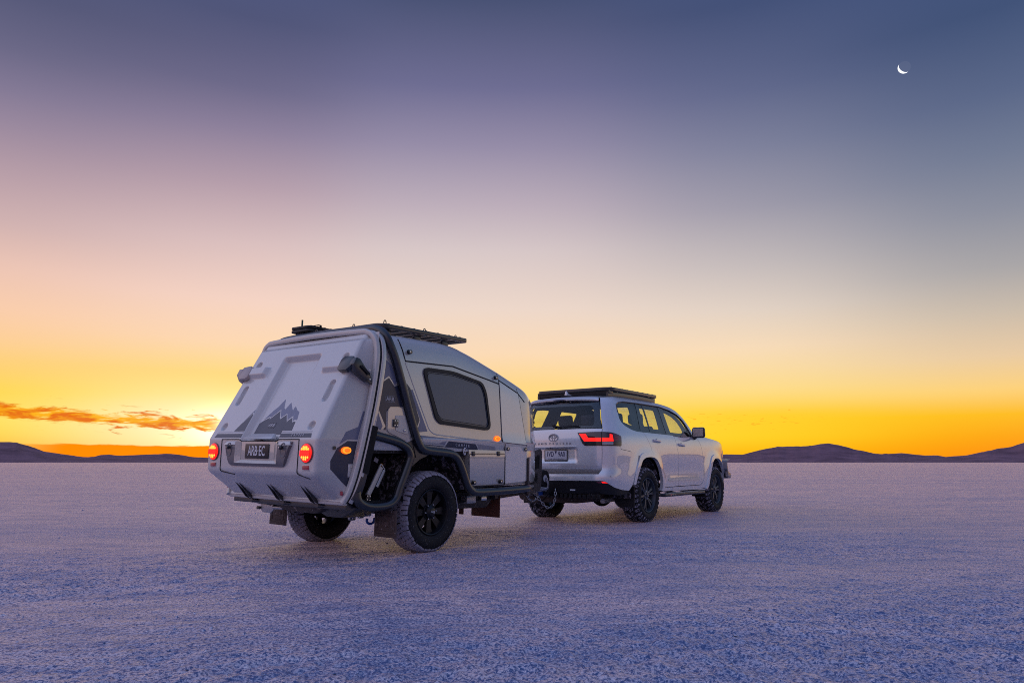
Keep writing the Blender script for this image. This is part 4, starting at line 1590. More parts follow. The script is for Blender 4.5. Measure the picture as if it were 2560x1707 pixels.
M_win = mat('window_frame_black', (.010, .012, .018), .42, spec=.35, var=.1)
for s in (1, -1):
    mir = s < 0
    # shoulder seam and verticals
    seam(lin2((-.46, 2.09), (-.392, 1.878), 4)[:-1] + lin2((-.392, 1.875), (.312, 1.897), 8)[:-1] + lin2((.312, 1.897), (1.112, 1.781), 10), shell, .008, s)
    seam(lin2((1.112, 1.90), (1.154, 1.115), 14), shell, .006, s)
    seam(lin2((1.120, 1.823), (1.475, 1.705), 8) + lin2((1.50, 1.69), (1.62, 1.60), 4), shell, .007, s)
    seam(lin2((1.475, 1.76), (1.637, 1.09), 12), shell, .004, s)
    seam(lin2((1.154, 1.112), (1.637, 1.088), 6), shell, .003, s)
    seam(lin2((1.205, 1.10), (1.207, .635), 6), lower, .006, s)
    seam(lin2((1.637, 1.085), (1.648, .66), 6), lower, .005, s)
    seam([(.585, .70), (.575, .95), (.582, .972), (.60, .978), (.9, .981), (1.197, .983)], lower, .005, s)
    seam([(.585, .69), (.61, .642), (.64, .632), (1.2, .636)], lower, .004, s)
    # window
    wp = round_poly([(-.165, 1.842), (.306, 1.845), (.800, 1.770), (.872, 1.66), (.945, 1.235), (.10, 1.276), (.03, 1.33)], .10, 6)
    wi = round_poly([(-.118, 1.805), (.320, 1.812), (.775, 1.748), (.838, 1.64), (.912, 1.268), (.125, 1.312), (.062, 1.36)], .08, 6)
    wfr = panel('window', wp, smap(.018), [M_win, M_seam], shell, .05, .028, holes=[wi], mirror=mir)
    panel('pane', wi, smap(.004), M_wg, wfr, .08, .006, mirror=mir)
    wl_ = round_poly([(-.100, 1.790), (.322, 1.797), (.765, 1.735), (.824, 1.635), (.896, 1.284), (.135, 1.328), (.078, 1.37)], .075, 6)
    tube('pane_seal', [(s * (float(side_x(a, b_)[0]) + .0055), a, b_) for a, b_ in wl_], .0025, M_seam, wfr, 6, closed=True)
    panel('nose_reflection_panel', [(1.166, 1.118), (1.630, 1.096), (1.486, 1.690), (1.13, 1.805), (1.14, 1.60)], smap(0), M_nose, shell, .06, .006, mirror=mir, lift=.003)
    panel('nose_reflection_panel', [(1.216, .650), (1.640, .672), (1.630, 1.070), (1.214, 1.090)], lambda y, z: (half_w(y), y, z), M_nose, lower, .08, .006, mirror=mir, lift=.003)
    # twist latches on the shell and lockers
    for (y_, z_, par) in ((-.339, 1.972, shell), (1.054, 1.845, shell), (.645, .672, lower), (1.115, .675, lower), (1.243, 1.040, lower), (1.590, 1.038, lower)):
        lt_ = lathe('turn_latch', [(0, .026), (.004, .026), (.006, .016), (.020, .016), (.024, .022), (.034, .021), (.036, 0)], M_blk, par, 14, flip=True)
        lt_.location = (s * float(side_x(y_, z_)[0]), y_, z_)
        lt_.rotation_euler = (0, 0, 0 if s > 0 else math.pi)
        tn_ = lathe('latch_insert', [(0, .010), (.003, .010), (.004, 0)], M_chr, lt_, 10, flip=True)
        tn_.location = (.036, -.012, 0)
    for (y_, z_) in ((.640, .980), (1.083, .985)):
        box('locker_hinge', (s * (.902), y_, z_), (.016, .044, .052), M_blk, lower, .004)
    vent = lathe('lock_escutcheon', [(0, .034), (.004, .034), (.007, .026), (.008, 0)], M_wht, shell, 20, flip=True)
    vent.location = (s * .894, .502, 1.004 + .0)
    vent.scale = (1, .75, 1.2)
    vent.rotation_euler = (0, 0, 0 if s > 0 else math.pi)
    for q in range(3):
        a = 2 * math.pi * q / 3 + math.pi / 2
        p_ = lathe('lock_slot', [(0, .009), (.002, .009), (.002, 0)], M_blk, vent, 10, flip=True)
        p_.location = (.0082, .016 * math.cos(a), .016 * math.sin(a))
    # belt decals and lettering
    panel('side_badge', [(.237, 1.105), (.675, 1.083), (.730, 1.030), (.708, 1.018), (.190, 1.043)][::-1], smap(0), M_dk1, shell, .05, .003, mirror=mir, lift=.0025)
    tl = frame((s * .9035, .455, 1.0635), (0, s, -.05 * s), (0, 0, 1))
    textm('side_lettering', 'CAMPER', .040, tl, M_wht, shell, .0008, space=2.0, sx=.9)
    panel('belt_decal', [(-.176, 1.153), (.226, 1.133), (.180, 1.065), (-.140, 1.080)][::-1], smap(0), M_dk2, shell, .05, .003, mirror=mir, lift=.002)
    panel('belt_decal', [(.705, 1.083), (1.020, 1.063), (1.050, 1.018), (.745, 1.032)][::-1], smap(0), mat('decal_grey', (.36, .35, .36), .4, coat=.2, var=.05), shell, .05, .003, mirror=mir, lift=.002)
    panel('belt_decal', [(-.140, 1.068), (.178, 1.052), (.180, 1.046), (-.120, 1.060)][::-1], smap(0), M_dk1, shell, .05, .003, mirror=mir, lift=.002)
    panel('pillar_decal', [(-.372, 1.655), (-.322, 1.610), (-.188, 1.300), (-.222, 1.235)][::-1], smap(0), M_dk1, shell, .05, .003, mirror=mir, lift=.002)
    panel('pillar_decal', [(-.322, 1.595), (-.290, 1.60), (-.075, 1.195), (-.20, 1.182), (-.212, 1.215), (-.176, 1.300)][::-1], smap(0), M_dk2, shell, .05, .003, mirror=mir, lift=.0018)
    # raised swage that frames the window panel
    rbp = fillet([(s * (float(side_x(a, b_)[0]) - .002), a, b_) for a, b_ in ((-.395, 1.862), (-.22, 1.53), (-.045, 1.205), (.03, 1.168), (.30, 1.152), (1.15, 1.106))], .06, 5)
    tube('swage', rbp, .007, M_body, shell, 8)
    # amber marker on the nose side of the window panel
    mk_ = lathe('marker_lamp', [(0, .060), (.008, .060), (.016, .046), (.019, .0)], E_amb, shell, 28, flip=True)
    mk_.scale = (1, 1, .52)
    mk_.location = (s * (float(side_x(1.06, 1.152)[0]) - .002), 1.062, 1.152)
    mk_.rotation_euler = (0, 0, 0 if s > 0 else math.pi)
    lathe('marker_ring', [(.013, .050), (.018, .046), (.0195, .036)], E_ambr, mk_, 28, flip=True)

    # ---------- triangular side panel between frame and hoop
    tri = panel('side_panel', [(-.765, 2.055), (-.70, 2.06), (-.29, 1.150), (-.33, 1.09), (-.42, 1.085), (-.845, 1.205), (-.80, 1.62), (-.755, 1.93)][::-1], lambda y, z: (np.full_like(y, .893) - .06 * np.clip((z - 1.9) / .3, 0, 1) ** 2, y, z), [M_body, M_seam], TR, .05, .02, mirror=mir)
    flat = lambda dx: (lambda y, z: (np.full_like(y, .893 + dx), y, z))
    panel('mountain_decal', [(-.694, 1.862), (-.600, 1.800), (-.527, 1.645), (-.558, 1.628), (-.632, 1.704), (-.716, 1.650)][::-1], flat(0), M_dk2, tri, .06, .003, mirror=mir, lift=.002)
    panel('mountain_decal', [(-.718, 1.632), (-.633, 1.684), (-.558, 1.606), (-.517, 1.620), (-.435, 1.42), (-.60, 1.41), (-.648, 1.36), (-.648, 1.188), (-.680, 1.190), (-.650, 1.222), (-.745, 1.375)][::-1], flat(0), M_dk1, tri, .06, .003, mirror=mir, lift=.002)
    panel('mountain_decal', [(-.755, 1.355), (-.690, 1.222), (-.712, 1.188), (-.79, 1.210)][::-1], flat(0), M_dk2, tri, .06, .003, mirror=mir, lift=.002)
    badge(tri, frame((s * .8965, -.610, 1.483), (0, s, 0), (0, 0, 1)), .128, .062, M_dk3, 'badge')
    dr = panel('hatch_door', round_poly([(-.635, 1.400), (-.440, 1.408), (-.318, 1.130), (-.390, 1.095), (-.635, 1.175)][::-1], .035, 4), flat(.012), M_body, tri, .05, .014, mirror=mir)
    panel('access_lid', round_poly([(-.543, 1.332), (-.425, 1.338), (-.365, 1.170), (-.388, 1.158), (-.535, 1.188)][::-1], .02, 4), flat(.019), M_frame, tri, .05, .008, mirror=mir)
    hg = box('lid_hinge', (s * .916, -.541, 1.257), (.010, .062, .074), M_blk, tri, .003)
    for dy_ in (-.017, .017):
        for dz_ in (-.022, .022):
            n_ = lathe('screw', [(0, .008), (.003, .008), (.004, 0)], M_chr, hg, 8, flip=True)
            n_.location = (s * .921, -.541 + dy_, 1.257 + dz_)
            n_.rotation_euler = (0, 0, 0 if s > 0 else math.pi)
    lk = lathe('lid_lock', [(0, .014), (.008, .014), (.010, .010), (.010, 0)], M_chr, tri, 16, flip=True)
    lk.location = (s * .912, -.422, 1.192)
    lk.rotation_euler = (0, 0, 0 if s > 0 else math.pi)
    kn = lathe('side_stud', [(0, .012), (.012, .012), (.014, .016), (.022, .015), (.022, 0)], M_blk, tri, 12, flip=True)
    kn.location = (s * .885, -.700, 1.985)
    kn.rotation_euler = (0, 0, 0 if s > 0 else math.pi)

    # ---------- exoskeleton tubes
    X = .918
    mh = [(.0, -.690, 2.182), (.62, -.690, 2.172), (.78, -.688, 2.150), (.87, -.682, 2.09), (.905, -.650, 2.00), (X, -.568, 1.83), (X, -.398, 1.432), (X, -.292, 1.191), (X, -.228, 1.072), (X, -.160, 1.018), (X, -.03, .998), (X, .163, .985), (X, .285, .966), (X, .372, .908), (X, .451, .789), (X, .518, .664), (X, .590, .596), (X, .71, .570), (X, 1.18, .572), (X, 1.56, .582), (.885, 1.70, .584), (.80, 1.86, .584)]
    tube('exoskeleton_tube', catmull([(x * s, y, z) for x, y, z in mh], 6), .043, M_blk, TR, 14)
    lh = [(X, -.845, 1.140), (X, -.672, 1.110), (X, -.553, 1.088), (X, -.461, 1.062), (X, -.379, 1.018), (X, -.340, .950), (X, -.353, .89), (X, -.405, .775), (X, -.465, .650), (X, -.510, .548), (X, -.595, .496), (X, -.735, .484), (X, -.870, .498), (X, -.965, .545), (X - .01, -.985, .62)]
    tube('exoskeleton_tube', catmull([(x * s, y, z) for x, y, z in lh], 6), .043, M_blk, TR, 14)
    bar('rear_post', catmull([(s * .925, -.838, 1.215), (s * .925, -.870, 1.06), (s * .922, -.905, .90), (s * .918, -.955, .70), (s * .905, -1.01, .55)], 5), rrect(.055, .085, .010), M_blk, TR, up=(0, 1, .2))
    bar('post_cover', catmull([(s * .957, -.835, 1.215), (s * .957, -.866, 1.07), (s * .956, -.900, .92), (s * .955, -.925, .79)], 5), rrect(.010, .070, .004), M_rub, TR, up=(0, 1, .2))
    gp = panel('gusset', [(-.36, 1.075), (-.250, 1.125), (-.195, 1.03), (-.10, .995), (-.02, .975), (-.19, .915), (-.315, .835), (-.33, .93)][::-1], lambda y, z: (np.full_like(y, .905), y, z), M_blk, TR, .06, .02, mirror=mir)
    panel('gusset_emboss', round_poly([(-.285, 1.045), (-.235, 1.035), (-.20, .945), (-.245, .93)], .012, 3), lambda y, z: (np.full_like(y, .912), y, z), M_blk, gp, .06, .008, mirror=mir)

    # ---------- wheel well, rear cavity
    V, F = [], []
    arc = [(-.395, .50), (-.36, .86), (-.26, .985), (-.10, .998), (.12, .998), (.30, .965), (.42, .86), (.55, .60)]
    arc = [(p.x, p.y) for p in catmull([(a, b_, 0) for a, b_ in arc], 5)]
    for a, b_ in arc:
        V += [(s * .900, a, b_), (s * .50, a, b_)]
    for i in range(len(arc) - 1):
        F.append((2 * i, 2 * i + 1, 2 * i + 3, 2 * i + 2) if s < 0 else (2 * i, 2 * i + 2, 2 * i + 3, 2 * i + 1))
    mk('wheel_arch_liner', V, F, M_salt, TR, smooth=40)
    box('wheel_well_wall', (s * .50, .1, .73), (.012, 1.0, .54), M_dark, TR)
    cav = panel('cavity_back', [(-1.02, .50), (-.42, .50), (-.345, .90), (-.42, 1.09), (-.84, 1.14), (-.90, .95)], lambda y, z: (np.full_like(y, .56), y, z), M_dark, TR, .1, .01, mirror=mir)
    panel('cavity_cheek', [(-.86, 1.14), (-.45, 1.055), (-.50, 1.02), (-.845, 1.015), (-.905, .82), (-.95, .70), (-.985, .70), (-.91, 1.0)], lambda y, z: (np.full_like(y, .86), y, z), mat('grey_liner', (.050, .046, .055), .6, var=.1), TR, .1, .01, mirror=mir)
    box('cavity_floor', (s * .73, -.72, .520), (.34, .46, .02), M_dark, TR)
    for (y0_, z0_, dy_, dz_) in ((-.62, .78, .20, .28), (-.52, .66, .10, .16)):
        box('stowed_gear_box', (s * .62, y0_, z0_), (.09, dy_, dz_), M_rub, TR, .02)
    st_ = bar('support_leg', [(s * .80, -.60, .84), (s * .80, -.70, .665), (s * .80, -.755, .575)], rrect(.022, .050, .006), M_frame, TR, up=(0, 1, -.6))
    tube('support_leg_strap', fillet([(s * .795, -.575, .79), (s * .795, -.542, .815), (s * .795, -.60, .875), (s * .795, -.63, .80)], .02, 4), .007, M_frame, TR, 8)
    tube('support_leg_sleeve', [(s * .79, -.555, .81), (s * .79, -.64, .655)], .022, M_zinc, TR, 10)
    box('support_leg_foot', (s * .81, -.762, .560), (.03, .05, .06), M_blk, TR, .004, rot=(R(-28), 'X'))
    for (dy_, dz_) in ((-.015, -.015), (.015, .015), (-.015, .02), (.015, -.02)):
        n_ = lathe('screw', [(0, .007), (.004, .007), (.005, 0)], M_chr, TR, 8, flip=True)
        n_.location = (s * .827, -.762 + dy_, .560 + dz_)
        n_.rotation_euler = (0, 0, 0 if s > 0 else math.pi)
    box('warning_tag', (s * .668, -.545, .905), (.004, .055, .040), M_wht, TR, .001, rot=(R(-25), 'X'))
    yd = lathe('indicator_button', [(0, .020), (.006, .020), (.009, .014), (.009, 0)], M_yel, TR, 16, flip=True)
    yd.location = (s * .668, -.475, .855)
    yd.rotation_euler = (0, 0, 0 if s > 0 else math.pi)

    # ---------- mudflaps
    fl = box('mudflap', (s * .835, -.545, .318), (.300, .010, .250), M_flap, TR, .004)
    for (w_, h_) in ((.25, .19), (.20, .14)):
        P = [(s * .835 + a, -.5515, .318 + b_) for a, b_ in rrect(w_, h_, .01, 2)]
        tube('flap_rib', P, .003, M_flap, fl, 5, closed=True)
    badge(fl, frame((s * .835, -.5505, .315), (1, 0, 0), (0, 0, 1)), .12, .055, mat('embossed_rubber', (.11, .075, .07), .5, var=.1), 'flap_emblem')

    # ---------- chassis
    bar('chassis_rail', [(s * .42, -1.0, .50), (s * .42, 1.55, .50)], rrect(.05, .10, .008), M_blk, TR, up=(0, 0, 1))
    bar('drawbar', [(s * .62, 1.35, .505), (s * .07, 2.98, .505)], rrect(.05, .10, .008), M_blk, TR, up=(0, 0, 1))
    bar('trailing_arm', [(s * .50, .62, .42), (s * .62, .02, .385)], rrect(.07, .09, .015), M_blk, TR, up=(0, 0, 1))
    tube('stub_axle', [(s * .50, 0, .387), (s * .74, 0, .387)], .035, M_blk, TR, 12)
    tube('shock_absorber', [(s * .56, .12, .40), (s * .50, .20, .78)], .032, M_rub, TR, 10)
    tube('coil_spring', [(s * .56 + .055 * math.cos(a), .02 + .055 * math.sin(a), .43 + .30 * a / 44) for a in np.linspace(0, 44, 90)], .009, M_rub, TR, 6)
    # stone guard: rubber-edged mesh board along the drawbar
    gd = Vector((-.45 * s, .96, 0)).normalized()
    g0 = Vector((s * .915, 1.640, 0))
    gnl = Vector((gd.y * s, -gd.x * s, 0)) * s
    out_ = [(0.0, .500), (0.0, .93), (.36, 1.005), (.92, 1.055), (1.02, 1.02), (1.02, .80), (.97, .575), (.88, .520)]

    def gmap(u, v, g0=g0, gd=gd):
        return g0.x + gd.x * u, g0.y + gd.y * u, v
    hl = [[(.20, .80), (.36, .81), (.36, .905), (.20, .885)], [(.42, .81), (.58, .82), (.58, .935), (.42, .915)], [(.64, .82), (.78, .83), (.78, .955), (.64, .945)], [(.18, .64), (.36, .64), (.36, .72), (.18, .72)], [(.42, .64), (.64, .65), (.64, .725), (.42, .72)]]
    sg = panel('stone_guard', out_ if s > 0 else out_, gmap, M_flap if False else mat('guard_rubber', (.030, .020, .022), .7, var=.2, salt=.1, sscale=30), TR, .08, .030, holes=hl)
    for h_ in hl:
        us = np.linspace(h_[0][0], h_[1][0], 4)
        for u_ in us:
            tube('guard_cord', [gmap(u_, h_[0][1] - .02), gmap(u_ + .01, h_[2][1] + .02)], .006, M_rub, sg, 5)
    # front flap of ochre rubber under the locker
    if s > 0:
        box('front_flap', (.39, 1.50, .36), (.44, .012, .25), mat('ochre_rubber_flap', (.16, .058, .035), .6, var=.2), TR, .02)
        box('front_flap', (.42, 1.02, .36), (.07, .012, .14), mat('ochre_rubber_strip', (.15, .055, .035), .6, var=.2), TR, .006)

# tanks and trays under the floor
M_und = mat('underbody_plastic', (.028, .023, .028), .55, var=.25, vscale=6, salt=.10, sscale=30)
prism('water_tank', round_poly([(-.30, .515), (.55, .515), (.44, .435), (.36, .405), (-.05, .405), (-.22, .44)], .04, 4), lambda a, b_, t: (a * (1 if t else 1), -.99 + .55 * t, b_), M_und, TR, .012)
prism('side_skid_plate', [(.10, .52), (.85, .52), (.85, .47), (.66, .385), (.45, .385), (.22, .46)], lambda a, b_, t: (a, -.93 + .30 * t, b_ - .004), M_blk, TR, .008)
prism('side_skid_plate', [(-.85, .52), (-.10, .52), (-.28, .45), (-.5, .43), (-.85, .47)], lambda a, b_, t: (a, -.93 + .30 * t, b_ - .004), M_blk, TR, .008)
prism('under_tray', round_poly([(.62, .54), (1.55, .56), (1.40, .47), (1.28, .365), (.80, .372), (.66, .42)], .03, 3), lambda a, b_, t: (-.55 + 1.13 * t, a, b_), M_und, TR, .01)
box('air_compressor', (.66, .86, .475), (.10, .16, .085), M_zinc, TR, .015)
box('air_valve_block', (.68, 1.08, .480), (.06, .10, .05), M_chr, TR, .01)
tube('air_hose', catmull([(.67, .60, .44), (.68, .72, .455), (.68, .83, .46), (.70, 1.0, .47), (.66, 1.2, .475)], 5), .008, M_rub, TR, 6)
box('floor_pan', (0, .40, .985), (1.74, 2.4, .03), M_dark, TR)
box('floor_pan', (0, -.55, 1.02), (1.70, .5, .03), M_dark, TR)
for yy in (-.9, -.45, .35, .62, 1.3):
    bar('cross_member', [(-.45, yy, .50), (.45, yy, .50)], rrect(.05, .08, .008), M_blk, TR, up=(0, 0, 1))
# corner steadies and recovery point at the rear
js = prism('corner_steady', [(-.565, .470), (-.345, .455), (-.345, .400), (-.385, .365), (-.525, .365), (-.565, .400)], lambda a, b_, t: (a, -.955 + .012 * t, b_), M_zinc, TR, .003)
box('steady_bracket', (-.45, -.93, .475), (.22, .05, .07), M_blk, TR, .004)
tube('steady_handle', [(-.60, -.965, .408), (-.565, -.962, .408)], .016, M_blk, TR, 10)
tube('steady_arm', [(-.345, -.955, .425), (-.20, -.945, .425)], .02, M_zinc, TR, 10)
hb = bar('recovery_bracket', fillet([(.548, -.742, .345), (.548, -.742, .445), (.548, -.676, .445), (.548, -.676, .345)], .015, 4, True), rrect(.030, .012, .004), M_zinc, TR, closed=True)
box('recovery_insert', (.545, -.705, .385), (.02, .030, .055), M_blue, TR, .004)
box('recovery_block', (.56, -.62, .385), (.05, .055, .060), M_chr, TR, .006)
tube('recovery_pin', [(.56, -.59, .385), (.57, -.50, .385)], .018, M_zinc, TR, 10)
tube('blue_shackle', [(.60 + .0, -.52 + .048 * math.sin(a), .335 - .048 * math.cos(a) * .75) for a in np.linspace(-2.0, 2.0, 16)], .012, M_blue, TR, 8)
box('axle_step', (.62, -.50, .415), (.12, .14, .03), M_zinc, TR, .006)

# wheels (the right one rides lower in the leaning body)
for s in (1, -1):
    zc_ = .3865 + s * .796 * math.sin(ROLL)
    make_wheel(TR, (s * .798, 0, zc_), .400, .272, .223, 'trailer', s)

# ---------- coupling, jockey wheel, chain
bar('drawbar_tongue', [(0, 2.85, .500), (0, 3.10, .492)], rrect(.09, .10, .012), M_zinc, TR, up=(0, 0, 1))
cp = bar('coupling', [(0, 3.08, .492), (.01, 3.20, .480), (.02, 3.30, .470)], rrect(.085, .095, .02), M_zinc, TR, up=(0, 0, 1))
tube('coupling_pin', [(.01, 3.20, .42), (.01, 3.20, .57)], .02, M_chr, cp, 10)
tube('coupling_yoke', fillet([(-.05, 3.12, .50), (-.05, 3.26, .50), (.07, 3.26, .50), (.07, 3.12, .50)], .03, 4), .012, M_zinc, cp, 8)
box('coupling_handle', (.035, 3.05, .565), (.02, .20, .05), M_zinc, cp, .006, rot=(R(12), 'X'))
box('coupling_tag', (.05, 3.16, .435), (.012, .10, .05), M_blue, cp, .003)
jw = lathe('jockey_wheel', [(-.04, .05), (-.045, .085), (-.035, .112), (0, .118), (.035, .112), (.045, .085), (.04, .05)], M_rub, TR, 30, flip=True)
jw.location = (.16, 3.06, .652)
lathe('jockey_rim', [(.036, .090), (.044, .082), (.038, .05), (.044, .025), (.044, 0)], mat('dusty_white_rim', (.50, .51, .54), .5, var=.15, vscale=30), jw, 26, flip=True)
lathe('jockey_rim', [(-.036, .090), (-.044, .082), (-.04, 0)], M_rub, jw, 26)
jw2 = lathe('jockey_wheel', [(-.03, .05), (-.035, .085), (-.028, .108), (0, .112), (.028, .108), (.035, .085), (.03, .05)], M_rub, TR, 30, flip=True)
jw2.location = (.065, 3.03, .655)
bar('jockey_fork', fillet([(.215, 3.06, .655), (.222, 3.10, .57), (.222, 3.09, .515), (.16, 3.02, .495), (.04, 2.93, .50)], .03, 4), rrect(.016, .042, .005), M_zinc, TR)
tube('jockey_axle', [(-.02, 3.06, .652), (.235, 3.06, .652)], .010, M_chr, TR, 8)
tube('tube_clamp', [(.0, 2.88, .50), (.16, 2.96, .50)], .028, M_zinc, TR, 10)


def chain(name, P, L, parent, m):
    P = catmull(P, 14)
    cum = [0]
    for a, b_ in zip(P[:-1], P[1:]):
        cum.append(cum[-1] + (b_ - a).length)
    n_ = int(cum[-1] / L)
    for i in range(n_):
        d_ = (i + .5) / n_ * cum[-1]
        j = min(max(k for k in range(len(cum)) if cum[k] <= d_), len(P) - 2)
        t = (d_ - cum[j]) / max(1e-6, cum[j + 1] - cum[j])
        c_ = P[j].lerp(P[j + 1], t)
        dr_ = (P[j + 1] - P[j]).normalized()
        sd = dr_.cross(Vector((0, 0, 1))).normalized() if i % 2 else dr_.cross(dr_.cross(Vector((0, 0, 1)))).normalized()
        tube(name, [c_ + dr_ * (L * .62 * math.cos(a)) + sd * (L * .36 * math.sin(a)) for a in np.linspace(0, 2 * math.pi, 12, endpoint=False)], L * .13, m, parent, 6, closed=True)


chain('chain_link', [(.06, 2.98, .46), (.14, 3.05, .33), (.18, 3.14, .25), (.19, 3.26, .27), (.18, 3.34, .36), (.16, 3.38, .50)], .044, TR, M_zinc)
chain('chain_link', [(-.06, 2.98, .46), (-.08, 3.06, .36), (-.07, 3.18, .33), (-.06, 3.32, .42)], .044, TR, M_zinc)
tube('brake_cable', catmull([(.03, 2.9, .46), (.06, 3.02, .40), (.05, 3.16, .34), (.03, 3.30, .36), (.02, 3.45, .48)], 6), .008, M_rub, TR, 6)
box('nose_bag', (0, 2.52, .60), (.50, .20, .26), M_rub, TR, .04)
# strap buckles on the nose
for s in (1, -1):
    for (y_, z_) in ((2.02, 1.44), (2.05, 1.38)):
        box('nose_buckle', (s * (float(half_w(y_)) - .035), y_ + .01, z_), (.02, .07, .035), M_blk, shell, .005, rot=(R(42 * s), 'Z'))

# ---------- roof rack
rack = bpy.data.objects.new('roof_rack', None)
RK = (-.595, .690, 2.222, .712)
bmr = bmesh.new()
y0, y1, zr_, xr_ = RK
rk_path = [(xr_, y0 + .06, zr_), (xr_, y1, zr_ + .018), (-xr_, y1, zr_ + .018), (-xr_, y0 + .06, zr_), (-xr_ + .06, y0, zr_), (xr_ - .06, y0, zr_)]
rack = bar('roof_rack', fillet(rk_path, .04, 4, True), rrect(.042, .046, .008), M_blk, TR, closed=True, up=(0, 0, 1))
for k in range(7):
    yy = y0 + .12 + k * (y1 - y0 - .2) / 6
    bar('rack_slat', [(-xr_ + .02, yy, zr_ + .006 + k * .0028), (xr_ - .02, yy, zr_ + .006 + k * .0028)], rrect(.026, .060, .006), M_blk, rack, up=(0, 0, 1))
for s in (1, -1):
    for yy in (y0 + .12, y0 + .55, y0 + .98):
        box('rack_foot', (s * .655, yy, 2.168), (.04, .10, .075), M_blk, rack, .01)
    for yy in (y0 + .055, y0 + .62, y1 - .17):
        tube('tie_down_loop', [(s * (xr_ - .01), yy + .016 * math.cos(a), zr_ + .030 + .028 * math.sin(a)) for a in np.linspace(-.5, math.pi + .5, 10)], .005, M_blk, rack, 6)
    tube('tie_down_loop', [(s * .30 + .016 * math.cos(a), y0, zr_ + .026 + .022 * math.sin(a)) for a in np.linspace(-.5, math.pi + .5, 10)], .005, M_blk, rack, 6)
# folded boards strapped on the rack: a thing of its own
PK = bpy.data.objects.new('recovery_boards', None)
COL.objects.link(PK)
TM = TR.matrix_basis.copy()
PK.matrix_basis = TM @ Matrix.Translation((-.60, -.30, 2.27))
tag(PK, 'dark recovery boards strapped flat on the far side of the camper roof rack', 'recovery boards')
M_brd = mat('board_plastic', (.030, .030, .028), .6, var=.25, vscale=20)
for k in range(2):
    bd = prism('board', round_poly([(-.165, -.30), (.165, -.30), (.165, .60), (-.165, .60)], .05, 4), lambda a, b_, t, k=k: (a, b_, k * .036 + t * .030), M_brd, PK, .008)
    for q in range(9):
        for u_ in (-.10, 0, .10):
            box('board_cleat', (u_, -.22 + q * .09, k * .036 + .034), (.035, .03, .018), M_brd, bd, .004)
for yy in (-.16, .34):
    bar('board_strap', fillet([(-.19, yy, -.01), (-.19, yy, .085), (.19, yy, .085), (.19, yy, -.01)], .02, 3), rrect(.004, .03, .001), M_rub, PK)
tube('board_pin', [(-.06, -.22, .08), (-.06, -.22, .155)], .010, mat('green_pin', (.02, .10, .07), .4, var=.1), PK, 8)

# ================================================================== the car
M_paint = mat('white_paint', (.74, .75, .765), .26, metal=.22, coat=1.0, var=.02, vscale=2, coatr=.02, salt=.28, sscale=10, saltlow=(.36, .75), saltcol=(.56, .52, .54))
glossy(M_paint, 2.0)
M_plas = mat('black_bumper_plastic', (.011, .011, .014), .5, spec=.35, var=.2, bump=.05, bscale=300)
M_gtrim = mat('gloss_black_trim', (.010, .011, .014), .12, coat=.6, var=.1)
M_int = mat('dark_interior', (.018, .018, .022), .8, var=.2)
M_seat = mat('seat_fabric', (.022, .022, .028), .85, var=.2, bump=.1, bscale=200)
G_rear = glass('privacy_glass', (.93, .93, .93), 1.1)
G_side = glass('tinted_side_glass', (.95, .96, .96), 1.6)
G_front = glass('clear_glass', (.95, .97, .96), 1.6)
M_sat = mat('satin_silver', (.46, .46, .49), .36, metal=.6, var=.06)
E_tail = emis('led_tail_bar', (1.0, .012, .006), 1.35)
M_smoke = mat('smoked_lens', (.035, .008, .014), .08, coat=1.0, var=.1)
M_redl = mat('dull_red_lens', (.16, .02, .045), .10, coat=1.0, var=.1)
M_clr = mat('clear_reverse_lens', (.40, .38, .40), .12, coat=1.0, var=.3, vscale=40)
M_lite = mat('pale_side_moulding', (.78, .76, .62), .16, coat=1.0, var=.02)

CR = bpy.data.objects.new('car', None)
COL.objects.link(CR)
CR.empty_display_size = .3
CR.location = (1.2501, 11.3297, 0)
CR.rotation_euler = (0, 0, -R(35.88))
tag(CR, 'white four-wheel-drive station wagon with flat black roof rack towing the camper', 'car')

PL = np.array([(0, -1.10), (.3, -1.095), (.6, -1.075), (.76, -1.035), (.86, -.96), (.92, -.84), (.95, -.65), (.965, -.4), (.975, 0), (.98, .6), (.98, 1.2), (.975, 1.9), (.965, 2.6), (.955, 2.95), (.93, 3.3), (.87, 3.55), (.76, 3.72), (.55, 3.82), (.3, 3.86), (0, 3.88)], float)
PD = np.array([(p.x, p.y) for p in catmull([(a, b_, 0) for a, b_ in PL], 30)])
SD = np.concatenate([[0], np.cumsum(np.hypot(*np.diff(PD, axis=0).T))])
S0 = float(np.interp(0, PD[:600, 1], SD[:600]))


def smooth_tab(T, n=200, it=6):
    T = np.array(T)
    z = np.linspace(T[0, 0], T[-1, 0], n)
    v = np.interp(z, T[:, 0], T[:, 1])
    for _ in range(it):
        v[1:-1] = (v[:-2] + 2 * v[1:-1] + v[2:]) / 4
    return z, v


KXz, KXv = smooth_tab([(.2, .955), (.3, .965), (.45, .98), (.6, .993), (.8, 1.0), (1.0, 1.0), (1.15, .993), (1.25, .976), (1.32, .947), (1.40, .912), (1.6, .835), (1.72, .787), (1.78, .755), (1.82, .715), (1.9, .62)], 260, 14)
D1z, D1v = smooth_tab([(.2, .1), (.6, .075), (.70, .065), (.805, 0), (.9, -.005), (1.2, .0), (1.32, .02), (1.36, .035), (1.5, .09), (1.65, .16), (1.76, .22), (1.82, .26), (1.9, .34)], 260, 4)
D2z, D2v = smooth_tab([(.2, .08), (.42, .0), (.5, -.035), (.62, -.065), (.68, -.065), (.72, -.045), (.78, -.008), (.9, -.005), (1.3, 0)], 200, 6)


